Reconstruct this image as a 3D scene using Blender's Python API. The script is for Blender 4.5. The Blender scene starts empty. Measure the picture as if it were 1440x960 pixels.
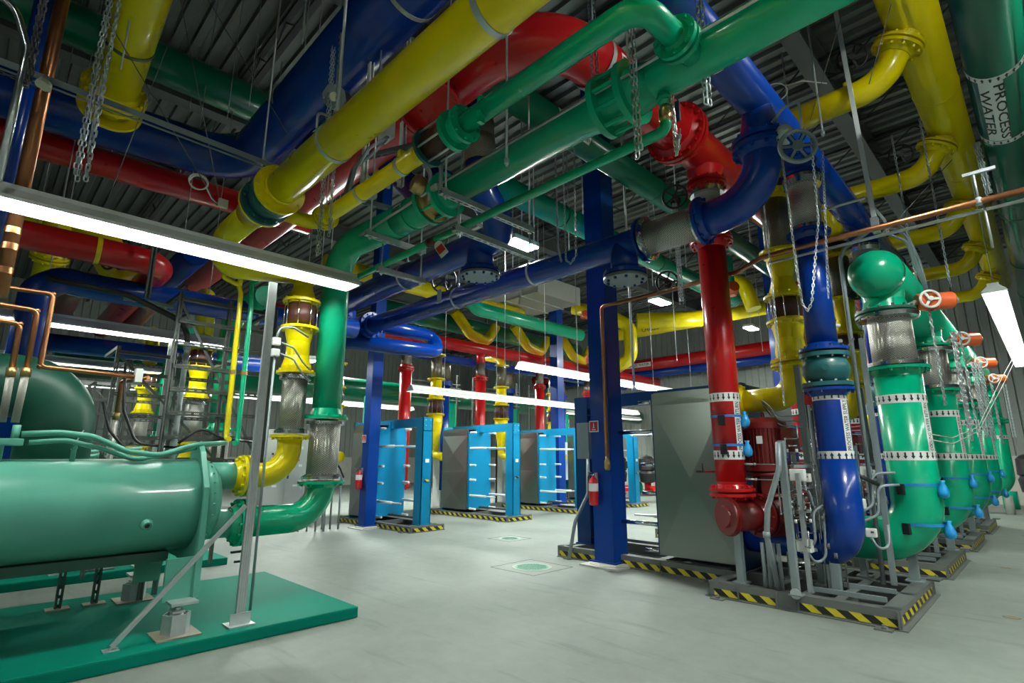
import bpy, bmesh, math, random
from mathutils import Vector, Matrix, Quaternion
random.seed(7)
SC = bpy.context.scene
COL = SC.collection
PI = math.pi
V = Vector
X, Y, Z = V((1,0,0)), V((0,1,0)), V((0,0,1))

# ------------------------------------------------------------------ materials
MATS = {}
def mat(name, color, rough=.4, metal=0.0, coat=0.0, noise=0.0, nscale=6.0, bump=0.0, bscale=40.0, spec=.5):
    if name in MATS: return MATS[name]
    m = bpy.data.materials.new(name); m.use_nodes = True
    nt = m.node_tree; b = nt.nodes['Principled BSDF']
    b.inputs['Base Color'].default_value = (*color, 1)
    b.inputs['Roughness'].default_value = rough
    b.inputs['Metallic'].default_value = metal
    b.inputs['Coat Weight'].default_value = coat
    b.inputs['Coat Roughness'].default_value = .09
    b.inputs['Specular IOR Level'].default_value = spec
    if noise or bump:
        tc = nt.nodes.new('ShaderNodeTexCoord')
    if noise:
        n = nt.nodes.new('ShaderNodeTexNoise'); n.inputs['Scale'].default_value = nscale; n.inputs['Detail'].default_value = 5
        nt.links.new(tc.outputs['Object'], n.inputs['Vector'])
        mx = nt.nodes.new('ShaderNodeMix'); mx.data_type = 'RGBA'
        mx.inputs['A'].default_value = (*[c*(1-noise) for c in color], 1)
        mx.inputs['B'].default_value = (*[min(1, c*(1+noise)) for c in color], 1)
        nt.links.new(n.outputs['Fac'], mx.inputs['Factor'])
        nt.links.new(mx.outputs['Result'], b.inputs['Base Color'])
        mr = nt.nodes.new('ShaderNodeMapRange'); mr.inputs['To Min'].default_value = rough*.92; mr.inputs['To Max'].default_value = min(1, rough*1.1)
        nt.links.new(n.outputs['Fac'], mr.inputs['Value']); nt.links.new(mr.outputs['Result'], b.inputs['Roughness'])
    if bump:
        n2 = nt.nodes.new('ShaderNodeTexNoise'); n2.inputs['Scale'].default_value = bscale
        nt.links.new(tc.outputs['Object'], n2.inputs['Vector'])
        bp = nt.nodes.new('ShaderNodeBump'); bp.inputs['Strength'].default_value = bump; bp.inputs['Distance'].default_value = .01
        nt.links.new(n2.outputs['Fac'], bp.inputs['Height']); nt.links.new(bp.outputs['Normal'], b.inputs['Normal'])
    MATS[name] = m
    return m
def emis(name, color, strength):
    if name in MATS: return MATS[name]
    m = bpy.data.materials.new(name); m.use_nodes = True
    b = m.node_tree.nodes['Principled BSDF']
    b.inputs['Base Color'].default_value = (.8,.8,.8,1)
    b.inputs['Emission Color'].default_value = (*color,1); b.inputs['Emission Strength'].default_value = strength
    MATS[name] = m
    return m

BLUE = mat('blue_paint', (.000,.035,.27), .26, coat=.35, noise=.05, spec=.32)
NAVY = mat('navy_paint', (.000,.035,.14), .36, coat=.1, noise=.06, spec=.3)
COLBLUE = mat('column_blue_paint', (.000,.040,.27), .36, coat=.1, noise=.06, spec=.3)
GREEN = mat('green_paint', (.000,.38,.195), .26, coat=.35, noise=.05, spec=.32)
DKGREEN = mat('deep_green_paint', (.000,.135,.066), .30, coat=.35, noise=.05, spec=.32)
YELLOW = mat('yellow_paint', (.80,.64,.000), .28, coat=.35, noise=.04, spec=.32)
RED = mat('red_paint', (.50,.008,.010), .28, coat=.35, noise=.05, spec=.32)
PUMPRED = mat('dark_red_paint', (.17,.006,.006), .38, coat=.2, noise=.15, bump=.05)
ORANGE = mat('orange_paint', (.80,.13,.03), .32, coat=.3, noise=.06)
TEAL = mat('teal_paint', (.10,.37,.285), .36, coat=.1, noise=.05, spec=.35)
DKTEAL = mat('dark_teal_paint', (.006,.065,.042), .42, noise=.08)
VALVE = mat('valve_blue_green_paint', (.008,.10,.11), .4, coat=.2, noise=.12)
SKY = mat('light_blue_paint', (.000,.21,.42), .38, coat=.1, noise=.06, spec=.3)
PADGREEN = mat('pad_green_paint', (.000,.17,.115), .62, spec=.08, noise=.22, nscale=1.6)
STEEL = mat('galvanised_steel', (.50,.53,.54), .45, .65, noise=.16, nscale=14)
DKSTEEL = mat('dull_steel', (.13,.14,.135), .5, .6, noise=.2, nscale=10)
GREYPAINT = mat('grey_paint', (.20,.24,.25), .45, noise=.1)
SKIDGREY = mat('skid_grey_paint', (.125,.135,.13), .5, noise=.22, nscale=5)
COPPER = mat('copper', (.40,.165,.075), .33, 1.0, noise=.22, nscale=9)
BRASS = mat('brass', (.50,.34,.14), .38, 1.0, noise=.15)
WHITE = mat('white_enamel', (.78,.79,.76), .4, noise=.03)
BLACK = mat('black_plastic', (.012,.012,.013), .45)
BROWNRUBBER = mat('brown_rubber', (.065,.018,.012), .5, noise=.2)
STRAP = mat('blue_strap', (.01,.20,.60), .5)
CHROME = mat('polished_steel', (.68,.70,.72), .18, 1.0)
CONDUIT = mat('grey_conduit', (.26,.30,.32), .42, .3, noise=.1)
CHAINM = mat('zinc_chain', (.55,.60,.62), .3, 1.0)
DKCHAIN = mat('dark_chain', (.16,.16,.15), .4, 1.0)
CONC = mat('pale_concrete', (.42,.42,.38), .7, noise=.15, bump=.1)
PAPER = mat('white_label', (.82,.82,.80), .55)
INK = mat('black_ink', (.012,.012,.014), .5)
SIGNRED = mat('sign_red', (.50,.015,.02), .4)

def braid_mat(name, c1, c2, n=26, metal=.9):
    m = bpy.data.materials.new(name); m.use_nodes = True
    nt = m.node_tree; b = nt.nodes['Principled BSDF']
    b.inputs['Metallic'].default_value = metal; b.inputs['Roughness'].default_value = .36
    uv = nt.nodes.new('ShaderNodeUVMap'); uv.uv_map = 'UVMap'
    sx = nt.nodes.new('ShaderNodeSeparateXYZ'); nt.links.new(uv.outputs['UV'], sx.inputs['Vector'])
    def mth(op, a, bb=None):
        k = nt.nodes.new('ShaderNodeMath'); k.operation = op
        for i, s in enumerate((a, bb)):
            if s is None: continue
            if isinstance(s, (int, float)): k.inputs[i].default_value = s
            else: nt.links.new(s, k.inputs[i])
        return k.outputs[0]
    u = mth('MULTIPLY', sx.outputs['X'], float(n))
    v = mth('MULTIPLY', sx.outputs['Y'], 52.0)
    # zig-zag (herringbone): v shifted by a triangle wave in u
    tri = mth('PINGPONG', u, 1.0)
    a = mth('ADD', mth('MULTIPLY', tri, 1.0), v)
    w = mth('PINGPONG', mth('MULTIPLY', a, 1.0), .5)
    w = mth('MULTIPLY', w, 2.0)
    ramp = nt.nodes.new('ShaderNodeValToRGB')
    ramp.color_ramp.elements[0].position = .28; ramp.color_ramp.elements[0].color = (*c2, 1)
    ramp.color_ramp.elements[1].position = .55; ramp.color_ramp.elements[1].color = (*c1, 1)
    nt.links.new(w, ramp.inputs['Fac']); nt.links.new(ramp.outputs['Color'], b.inputs['Base Color'])
    bp = nt.nodes.new('ShaderNodeBump'); bp.inputs['Strength'].default_value = .6; bp.inputs['Distance'].default_value = .006
    nt.links.new(w, bp.inputs['Height']); nt.links.new(bp.outputs['Normal'], b.inputs['Normal'])
    MATS[name] = m
    return m
BRAID = braid_mat('braided_steel', (.72,.70,.64), (.07,.065,.06), 60)
DKBRAID = braid_mat('dull_braided_steel', (.34,.31,.25), (.04,.035,.03), 52)

def hazard_mat():
    m = bpy.data.materials.new('hazard_stripe_tape'); m.use_nodes = True
    nt = m.node_tree; b = nt.nodes['Principled BSDF']; b.inputs['Roughness'].default_value = .5
    tc = nt.nodes.new('ShaderNodeTexCoord'); sx = nt.nodes.new('ShaderNodeSeparateXYZ')
    geo = nt.nodes.new('ShaderNodeNewGeometry')
    nt.links.new(geo.outputs['Position'], sx.inputs['Vector'])
    def mth(op, a, bb=None):
        k = nt.nodes.new('ShaderNodeMath'); k.operation = op
        for i, s in enumerate((a, bb)):
            if s is None: continue
            if isinstance(s, (int, float)): k.inputs[i].default_value = s
            else: nt.links.new(s, k.inputs[i])
        return k.outputs[0]
    s = mth('ADD', mth('ADD', sx.outputs['X'], sx.outputs['Y']), mth('MULTIPLY', sx.outputs['Z'], 1.25))
    f = mth('FRACT', mth('DIVIDE', s, .205))
    g = mth('GREATER_THAN', f, .52)
    mx = nt.nodes.new('ShaderNodeMix'); mx.data_type = 'RGBA'
    mx.inputs['A'].default_value = (.012,.012,.010,1); mx.inputs['B'].default_value = (.62,.50,.02,1)
    nt.links.new(g, mx.inputs['Factor']); nt.links.new(mx.outputs['Result'], b.inputs['Base Color'])
    MATS['hazard'] = m
    return m
HAZARD = hazard_mat()

# ------------------------------------------------------------------ mesh builder
def frame_of(d):
    d = d.normalized()
    up = Z if abs(d.z) < .9 else X
    a = up.cross(d).normalized(); b = d.cross(a).normalized()
    return a, b, d
class MB:
    def __init__(self):
        self.bm = bmesh.new(); self.uv = self.bm.loops.layers.uv.new('UVMap')
    def _rings(self, rings, us, vs, close=True, smooth=True, caps=(True, True)):
        n = len(rings[0])
        faces = []
        for i in range(len(rings)-1):
            for j in range(n if close else n-1):
                k = (j+1) % n
                try: f = self.bm.faces.new((rings[i][j], rings[i][k], rings[i+1][k], rings[i+1][j]))
                except ValueError: continue
                f.smooth = smooth
                uu = (us[j], us[j+1], us[j+1], us[j]); vv = (vs[i], vs[i], vs[i+1], vs[i+1])
                for l, a, b in zip(f.loops, uu, vv): l[self.uv].uv = (a, b)
        for c, r, rev in ((caps[0], rings[0], True), (caps[1], rings[-1], False)):
            if c:
                try:
                    f = self.bm.faces.new(list(reversed(r)) if rev else r); f.smooth = False
                except ValueError: pass
    def path(self, pts, bend=None, bseg=8):
        """Polyline with rounded corners."""
        pts = [V(p) for p in pts]
        if len(pts) < 3 or not bend: return pts
        out = [pts[0]]
        for i in range(1, len(pts)-1):
            p = pts[i]; bd = bend[i-1] if isinstance(bend, (list, tuple)) else bend
            a = (pts[i-1]-p); b = (pts[i+1]-p); la, lb = a.length, b.length
            a.normalize(); b.normalize()
            ang = a.angle(b)
            if ang > PI-.02 or bd <= 0: out.append(p); continue
            t = bd/math.tan(ang/2); t = min(t, la*.49 if i > 1 else la*.98, lb*.49 if i < len(pts)-2 else lb*.98)
            R = t*math.tan(ang/2)
            c = p+(a+b).normalized()*(R/math.sin(ang/2))
            s = p+a*t; e = p+b*t
            u0 = (s-c); w = (e-c); tot = u0.angle(w); ax = u0.cross(w).normalized()
            for k in range(bseg+1):
                out.append(c+Quaternion(ax, tot*k/bseg) @ u0)
        out.append(pts[-1])
        return out
    def tube(self, pts, r, bend=None, seg=20, bseg=8, caps=(True, True), r1=None):
        P = self.path(pts, bend, bseg)
        Q = [P[0]]
        for p in P[1:]:
            if (p-Q[-1]).length > 1e-5: Q.append(p)
        P = Q
        if len(P) < 2: return self
        T = []
        for i in range(len(P)):
            d = (P[min(i+1, len(P)-1)]-P[max(i-1, 0)])
            T.append(d.normalized())
        a, b, _ = frame_of(T[0])
        L = [0]
        for i in range(1, len(P)): L.append(L[-1]+(P[i]-P[i-1]).length)
        rings = []
        for i, p in enumerate(P):
            if i:
                q = T[i-1].rotation_difference(T[i]); a = q @ a; b = q @ b
            rr = r if r1 is None else r+(r1-r)*L[i]/L[-1]
            m = 1.0
            if 0 < i < len(P)-1:
                t1 = (P[i]-P[i-1]).normalized(); t2 = (P[i+1]-P[i]).normalized()
                m = 1.0
            rings.append([self.bm.verts.new(p+(a*math.cos(2*PI*j/seg)+b*math.sin(2*PI*j/seg))*rr*m) for j in range(seg)])
        self._rings(rings, [j/seg for j in range(seg+1)], L, caps=caps)
        return self
    def lathe(self, prof, p0, axis, seg=24, caps=(True, True), smooth=True):
        """prof: [(distance along axis, radius)]; each step makes its own pair of rings so edges stay crisp."""
        p0 = V(p0); a, b, d = frame_of(V(axis))
        def ring(s, r): return [self.bm.verts.new(p0+d*s+(a*math.cos(2*PI*j/seg)+b*math.sin(2*PI*j/seg))*max(r, 1e-4)) for j in range(seg)]
        n = len(prof)-1
        for i in range(n):
            r0, r1_ = ring(*prof[i]), ring(*prof[i+1])
            flat = abs(prof[i+1][0]-prof[i][0]) < 1e-6
            self._rings([r0, r1_], [j/seg for j in range(seg+1)], [prof[i][0], prof[i+1][0]], caps=(caps[0] and i == 0, caps[1] and i == n-1), smooth=smooth and not flat)
        return self
    def slathe(self, prof, p0, axis, seg=24, caps=(True, True)):
        """like lathe but one smooth skin (domes, bulbs)."""
        p0 = V(p0); a, b, d = frame_of(V(axis))
        rings = [[self.bm.verts.new(p0+d*s+(a*math.cos(2*PI*j/seg)+b*math.sin(2*PI*j/seg))*max(r, 1e-4)) for j in range(seg)] for s, r in prof]
        self._rings(rings, [j/seg for j in range(seg+1)], [s for s, r in prof], caps=caps)
        return self
    def cyl(self, p0, p1, r, r1=None, seg=16, caps=(True, True)):
        p0, p1 = V(p0), V(p1)
        return self.lathe([(0, r), ((p1-p0).length, r if r1 is None else r1)], p0, p1-p0, seg, caps)
    def box(self, lo, hi, bev=0.0):
        lo, hi = V(lo), V(hi)
        return self.obox((lo+hi)/2, [(hi-lo)[i] for i in range(3)], None, bev)
    def obox(self, c, size, rot=None, bev=0.0):
        c = V(c); h = V(size)/2
        R = rot if rot is not None else Matrix.Identity(3)
        t = bmesh.new()
        vs = [t.verts.new(c+R @ V((sx*h.x, sy*h.y, sz*h.z))) for sx in (-1,1) for sy in (-1,1) for sz in (-1,1)]
        for f in ((0,1,3,2),(4,6,7,5),(0,4,5,1),(2,3,7,6),(0,2,6,4),(1,5,7,3)): t.faces.new([vs[i] for i in f])
        if bev > 0: bmesh.ops.bevel(t, geom=list(t.edges), offset=bev, segments=2, affect='EDGES', profile=.6)
        vm = {v: self.bm.verts.new(v.co) for v in t.verts}
        for f in t.faces:
            nf = self.bm.faces.new([vm[v] for v in f.verts])
            nn = f.normal
            for l in nf.loops:
                co = l.vert.co
                l[self.uv].uv = (co.x+co.y, co.z)
        t.free()
        return self
    def bar(self, p0, p1, w, h, up=Z, bev=0.0):
        """A rectangular bar from p0 to p1, w across and h along 'up'."""
        p0, p1 = V(p0), V(p1); d = (p1-p0); L = d.length; d.normalize()
        s = d.cross(V(up))
        if s.length < 1e-4: s = d.cross(X)
        s.normalize(); u = s.cross(d).normalized()
        R = Matrix((d, s, u)).transposed()
        return self.obox((p0+p1)/2, (L, w, h), R, bev)
    def prism(self, pts2, c, ax, ay, az, depth):
        """Extrude a 2D outline (in ax, ay at c) by depth along az."""
        c = V(c); ax, ay, az = V(ax), V(ay), V(az)
        a = [self.bm.verts.new(c+ax*p[0]+ay*p[1]) for p in pts2]
        b = [self.bm.verts.new(c+ax*p[0]+ay*p[1]+az*depth) for p in pts2]
        n = len(a)
        self.bm.faces.new(list(reversed(a))); self.bm.faces.new(b)
        for i in range(n): self.bm.faces.new((a[i], a[(i+1)%n], b[(i+1)%n], b[i]))
        return self
    def torus(self, c, axis, R, r, seg=32, rseg=8, arc=2*PI, start=0):
        c = V(c); a, b, d = frame_of(V(axis))
        full = abs(arc-2*PI) < 1e-3
        n = seg if full else seg+1
        rings = []
        for i in range(n):
            t = start+arc*i/seg; e = a*math.cos(t)+b*math.sin(t)
            rings.append([self.bm.verts.new(c+e*(R+r*math.cos(2*PI*k/rseg))+d*(r*math.sin(2*PI*k/rseg))) for k in range(rseg)])
        if full: rings.append(rings[0])
        self._rings(rings, [k/rseg for k in range(rseg+1)], [i/seg for i in range(len(rings))], caps=(not full, not full))
        return self
    def sphere(self, c, r, seg=16, sc=(1,1,1)):
        n = seg//2
        prof = [(-r*math.cos(PI*i/n)*sc[2], r*math.sin(PI*i/n)*sc[0]) for i in range(n+1)]
        return self.slathe(prof, c, Z, seg)
    def bolts(self, c, axis, R, n, r=.014, h=.03, both=None, phase=0):
        c = V(c); a, b, d = frame_of(V(axis))
        for i in range(n):
            t = 2*PI*(i+phase)/n; p = c+(a*math.cos(t)+b*math.sin(t))*R
            self.lathe([(0, r), (h, r)], p, d, 6, smooth=False)
            if both is not None: self.lathe([(0, r), (h, r)], p-d*both, -d, 6, smooth=False)
        return self
    def flange(self, c, axis, rp, ro, th=.035, nb=12, br=.014, gap=True, neck=.06, ends=(1, 1)):
        """A bolted pair of flange discs centred at c, with weld necks."""
        c = V(c); d = V(axis).normalized()
        g = .012; br = br*1.25
        for s in (1, -1):
            if not (ends[0] if s > 0 else ends[1]): continue
            self.lathe([(g, rp*.9), (g, ro), (g+th, ro), (g+th, rp*1.22), (g+th+neck, rp*1.01), (g+th+neck, rp*.9)], c, d*s, 28, caps=(False, False))
        self.cyl(c-d*(g+th*.6), c+d*(g+th*.6), rp*1.12, seg=28) if gap and all(ends) else None
        rb = (ro+rp*1.18)/2
        if all(ends):
            self.bolts(c+d*(g+th), d, rb, nb, br, br*1.6, both=2*(g+th))
        else:
            s = 1 if ends[0] else -1
            self.bolts(c+d*s*(g+th), d*s, rb, nb, br, br*1.6)
        return self
    def wheel(self, c, axis, R, r=.014, spokes=5, hub=.035):
        c = V(c); a, b, d = frame_of(V(axis))
        self.torus(c, d, R, r, 36, 8)
        self.cyl(c-d*.03, c+d*.03, hub, seg=14)
        for i in range(spokes):
            t = 2*PI*i/spokes; e = a*math.cos(t)+b*math.sin(t)
            self.bar(c+e*hub*.5, c+e*(R-.3*r), .024, .012, d)
        return self
    def chain(self, pts, L=.045, r=.005, w=.62, seg=10, rseg=4):
        """Oval links along a polyline, each turned a quarter from the last."""
        P = [V(p) for p in pts]
        acc = [0]
        for i in range(1, len(P)): acc.append(acc[-1]+(P[i]-P[i-1]).length)
        pitch = L-2.2*r; n = max(1, int(acc[-1]/pitch))
        j = 0
        for k in range(n):
            s = (k+.5)*pitch
            while j < len(acc)-2 and acc[j+1] < s: j += 1
            d = (P[j+1]-P[j]).normalized(); c = P[j]+d*(s-acc[j])
            a, b, d = frame_of(d)
            tw = .35+random.uniform(-.3, .3)
            side = (a*math.cos(tw)+b*math.sin(tw)) if k % 2 else (-a*math.sin(tw)+b*math.cos(tw))
            nrm = d.cross(side)
            hl, hw = L/2-r, L*w/2-r
            st = hl-hw
            rings = []
            for q in range(seg):
                t = 2*PI*q/seg
                e = d*math.cos(t)+side*math.sin(t)
                cc = c+d*(st if math.cos(t) > 0 else -st)
                rings.append([self.bm.verts.new(cc+e*hw+(e*math.cos(2*PI*m/rseg)+nrm*math.sin(2*PI*m/rseg))*r) for m in range(rseg)])
            rings.append(rings[0])
            self._rings(rings, [m/rseg for m in range(rseg+1)], [0]*len(rings), caps=(False, False))
        return self
    SPLIT = {'pipe', 'flange', 'hose_collar', 'gusset', 'manifold', 'solder_ring', 'end_cap', 'overhead_run', 'yellow_pipe', 'green_pipe', 'strut', 'tap_handle', 'housing'}
    def clusters(self):
        """Groups of loose pieces whose boxes touch."""
        seen = set(); boxes = []
        for v in self.bm.verts:
            if v in seen: continue
            st = [v]; seen.add(v); vs = []
            while st:
                q = st.pop(); vs.append(q)
                for e in q.link_edges:
                    o = e.other_vert(q)
                    if o not in seen: seen.add(o); st.append(o)
            lo = [min(x.co[i] for x in vs)-.012 for i in range(3)]; hi = [max(x.co[i] for x in vs)+.012 for i in range(3)]
            boxes.append([lo, hi, vs])
        n = len(boxes); par = list(range(n))
        def f(i):
            while par[i] != i: i = par[i]
            return i
        for i in range(n):
            for j in range(i):
                if all(boxes[i][0][k] <= boxes[j][1][k] and boxes[j][0][k] <= boxes[i][1][k] for k in range(3)): par[f(i)] = f(j)
        out = {}
        for i in range(n): out.setdefault(f(i), []).extend(boxes[i][2])
        return sorted(out.values(), key=len, reverse=True)
    def build(self, name, m, parent=None, origin=None):
        if parent is not None and name in self.SPLIT:
            cl = self.clusters()
            for vs in cl[1:]:
                nb = MB(); mp = {v: nb.bm.verts.new(v.co) for v in vs}
                fs = {f for v in vs for f in v.link_faces}
                for f in fs:
                    g = nb.bm.faces.new([mp[v] for v in f.verts]); g.smooth = f.smooth
                    for a, b in zip(g.loops, f.loops): a[nb.uv].uv = b[self.uv].uv
                nb._build(name, m, parent)
                bmesh.ops.delete(self.bm, geom=vs, context='VERTS')
        return self._build(name, m, parent, origin)
    def _build(self, name, m, parent=None, origin=None):
        bmesh.ops.recalc_face_normals(self.bm, faces=self.bm.faces[:])
        me = bpy.data.meshes.new(name)
        o = bpy.data.objects.new(name, me); COL.objects.link(o)
        if parent is not None:
            o.parent = parent
            off = V(parent.location)
            pp = parent.parent
            while pp is not None: off = off+V(pp.location); pp = pp.parent
            bmesh.ops.translate(self.bm, verts=self.bm.verts[:], vec=-off)
        elif origin is not None:
            bmesh.ops.translate(self.bm, verts=self.bm.verts[:], vec=-V(origin)); o.location = V(origin)
        self.bm.to_mesh(me); self.bm.free()
        me.materials.append(m)
        return o

def tag(o, label=None, cat=None, group=None, kind=None):
    if label: o['label'] = label
    if cat: o['category'] = cat
    if group: o['group'] = group
    if kind: o['kind'] = kind
    return o
def thing(name, label, cat, loc=(0,0,0), group=None, kind='thing'):
    o = bpy.data.objects.new(name, None); COL.objects.link(o)
    o.location = V(loc); o.empty_display_size = .1
    return tag(o, label, cat, group, kind)
def dup(root, off, label=None, group=None, skip=()):
    r = root.copy(); COL.objects.link(r); r.location = V(root.location)+V(off)
    if label: r['label'] = label
    if group: r['group'] = group
    for ch in list(root.children):
        if ch.name.split('.')[0] in skip: continue
        c = ch.copy(); COL.objects.link(c); c.parent = r
        for g in list(ch.children):
            d = g.copy(); COL.objects.link(d); d.parent = c
    return r
def setp(o, label): o['label'] = label; return o

def bolt_parts(c, axis, R, n, r, h, m, parent):
    c = V(c); a, b, d = frame_of(V(axis))
    for i in range(n):
        t = 2*PI*i/n; k = MB(); k.lathe([(0, r), (h, r)], c+(a*math.cos(t)+b*math.sin(t))*R, d, 6, smooth=False); k.build('bolt', m, parent)
def text_mesh(body, size, bold=False):
    cu = bpy.data.curves.new('lettering', 'FONT'); cu.body = body; cu.size = size
    cu.align_x = 'CENTER'; cu.align_y = 'CENTER'; cu.resolution_u = 2
    if bold: cu.offset = size*.012
    o = bpy.data.objects.new('lettering', cu); COL.objects.link(o)
    dg = bpy.context.evaluated_depsgraph_get(); dg.update()
    me = bpy.data.meshes.new_from_object(o.evaluated_get(dg))
    bpy.data.objects.remove(o); bpy.data.curves.remove(cu)
    return me
def text_on_plane(name, body, size, c, ax, ay, parent, m=None, bold=True):
    me = text_mesh(body, size, bold); c, ax, ay = V(c), V(ax), V(ay)
    b = MB(); b.bm.from_mesh(me); bpy.data.meshes.remove(me)
    for v in b.bm.verts: v.co = c+ax*v.co.x+ay*v.co.y
    return b.build(name, m or INK, parent)
def text_on_pipe(name, body, size, c, axis, facing, R, parent, m=None, length=None):
    """Lettering that runs along a pipe's axis, wrapped on its surface, centred on 'facing'."""
    me = text_mesh(body, size, True); c = V(c); d = V(axis).normalized()
    n = V(facing); n = (n-d*n.dot(d)).normalized(); s = n.cross(d)   # letter 'up' runs along -s so it reads along d
    b = MB(); b.bm.from_mesh(me); bpy.data.meshes.remove(me)
    xs = [v.co.x for v in b.bm.verts]; w = max(xs)-min(xs); k = length/w if length else 1
    bmesh.ops.subdivide_edges(b.bm, edges=[e for e in b.bm.edges if e.calc_length() > R*.25], cuts=1)
    for v in b.bm.verts:
        t = v.co.y/R; x = v.co.x*k
        v.co = c+d*x+(n*math.cos(t)+s*math.sin(t))*(R+.004)
    return b.build(name, m or INK, parent)
def strip_on_pipe(mb, c, axis, facing, R, length, width, lift=.0022):
    c = V(c); d = V(axis).normalized(); n = V(facing); n = (n-d*n.dot(d)).normalized(); s = n.cross(d)
    k = max(3, int(width/R/.12)+1)
    rows = []
    for e in (-1, 1):
        rows.append([mb.bm.verts.new(c+d*(e*length/2)+(n*math.cos(t)+s*math.sin(t))*(R+lift)) for t in [width/R*(i/k-.5) for i in range(k+1)]])
    for i in range(k): mb.bm.faces.new((rows[0][i], rows[0][i+1], rows[1][i+1], rows[1][i]))
    return mb
def marker_band(parent, c, axis, R, w=.10, n=14, flow=1, arc=None):
    """White tape round a pipe with black flow arrows."""
    d = V(axis).normalized(); c = V(c)
    b = MB(); b.lathe([(-w/2, R+.0025), (w/2, R+.0025)], c, d, 36, caps=(False, False)); band = b.build('marker_band', PAPER, parent)
    a_, b_, _ = frame_of(d); ar = MB()
    L = w*.72*flow; hw = 2*PI*R/n*.30
    pts = [(-.5,-.42),(.02,-.42),(.02,-1),(.5,0),(.02,1),(.02,.42),(-.5,.42)]
    for i in range(n):
        t0 = 2*PI*i/n
        vs = []
        for (p, q) in pts:
            t = t0+q*hw/R
            vs.append(ar.bm.verts.new(c+d*(p*L)+(a_*math.cos(t)+b_*math.sin(t))*(R+.005)))
        ar.bm.faces.new(vs)
    ar.build('arrow_print', INK, band)
    return band
def clamp_band(parent, c, axis, R, m=None, w=.05, name='clamp_band'):
    b = MB(); b.lathe([(-w/2, R*1.0), (-w/2, R+.008), (w/2, R+.008), (w/2, R*1.0)], c, axis, 36, caps=(False, False))
    return b.build(name, m or STEEL, parent)
# ------------------------------------------------------------------ camera
H_CAM = 1.5
pitch = math.atan(.22)
fwd = V((-math.sqrt(.5)*math.cos(pitch), math.sqrt(.5)*math.cos(pitch), math.sin(pitch)))
rgt = V((math.sqrt(.5), math.sqrt(.5), 0)); upv = rgt.cross(fwd)
cd = bpy.data.cameras.new('camera'); cam = bpy.data.objects.new('camera', cd); COL.objects.link(cam)
cam.matrix_world = Matrix(((rgt.x, upv.x, -fwd.x, 0), (rgt.y, upv.y, -fwd.y, 0), (rgt.z, upv.z, -fwd.z, H_CAM), (0,0,0,1)))
cd.sensor_width = 36; cd.lens = 18.75; cd.clip_start = .05; cd.clip_end = 200
SC.camera = cam
SC.view_settings.view_transform = 'Standard'; SC.view_settings.look = 'None'
SC.view_settings.gamma = 1; SC.view_settings.use_curve_mapping = False
SC.view_settings.exposure = 0.25
w = bpy.data.worlds.new('world'); SC.world = w; w.use_nodes = True
w.node_tree.nodes['Background'].inputs['Color'].default_value = (.5,.6,.65,1)
w.node_tree.nodes['Background'].inputs['Strength'].default_value = .008

# ------------------------------------------------------------------ setting
FLOOR_X0, FLOOR_X1, FLOOR_Y0, FLOOR_Y1, CEIL = -30.0, 13.0, -15.0, 25.0, 9.0
def floor_mat():
    m = bpy.data.materials.new('polished_concrete'); m.use_nodes = True
    nt = m.node_tree; b = nt.nodes['Principled BSDF']; b.inputs['Specular IOR Level'].default_value = .30
    tc = nt.nodes.new('ShaderNodeTexCoord')
    def noise(sc, det=6, rough=.6, st=None):
        n = nt.nodes.new('ShaderNodeTexNoise'); n.inputs['Scale'].default_value = sc; n.inputs['Detail'].default_value = det; n.inputs['Roughness'].default_value = rough
        if st:
            mp = nt.nodes.new('ShaderNodeMapping'); mp.inputs['Scale'].default_value = st
            nt.links.new(tc.outputs['Object'], mp.inputs['Vector']); nt.links.new(mp.outputs['Vector'], n.inputs['Vector'])
        else: nt.links.new(tc.outputs['Object'], n.inputs['Vector'])
        return n.outputs['Fac']
    def mix(f, a, bb, mode='MIX'):
        k = nt.nodes.new('ShaderNodeMix'); k.data_type = 'RGBA'; k.blend_type = mode
        for key, s in (('Factor', f), ('A', a), ('B', bb)):
            if isinstance(s, tuple): k.inputs[key].default_value = s
            elif isinstance(s, float): k.inputs[key].default_value = s
            else: nt.links.new(s, k.inputs[key])
        return k.outputs['Result']
    c = mix(noise(.75, 7, .65), (.07,.088,.078,1), (.31,.335,.305,1))
    c = mix(.42, c, mix(noise(5.0, 8, .7), (.11,.13,.117,1), (.31,.33,.30,1)))
    st = noise(2.2, 4, .6, (.35, 3.0, 1))
    r = nt.nodes.new('ShaderNodeValToRGB'); r.color_ramp.elements[0].position = .58; r.color_ramp.elements[1].position = .74
    nt.links.new(st, r.inputs['Fac'])
    k = nt.nodes.new('ShaderNodeMath'); k.operation = 'MULTIPLY'; k.inputs[1].default_value = .5
    nt.links.new(r.outputs['Color'], k.inputs[0])
    c = mix(k.outputs[0], c, (.10,.115,.098,1))
    nt.links.new(c, b.inputs['Base Color'])
    mr = nt.nodes.new('ShaderNodeMapRange'); mr.inputs['To Min'].default_value = .48; mr.inputs['To Max'].default_value = .72
    nt.links.new(noise(3.0, 6), mr.inputs['Value']); nt.links.new(mr.outputs['Result'], b.inputs['Roughness'])
    bp = nt.nodes.new('ShaderNodeBump'); bp.inputs['Strength'].default_value = .08; bp.inputs['Distance'].default_value = .01
    nt.links.new(noise(22.0, 4), bp.inputs['Height']); nt.links.new(bp.outputs['Normal'], b.inputs['Normal'])
    return m
b = MB(); b.box((FLOOR_X0, FLOOR_Y0, -.2), (FLOOR_X1, FLOOR_Y1, 0)); tag(b.build('floor', floor_mat()), kind='structure')
DECK = mat('galvanised_deck', (.16,.175,.165), .40, .6, noise=.2, nscale=3)
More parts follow.
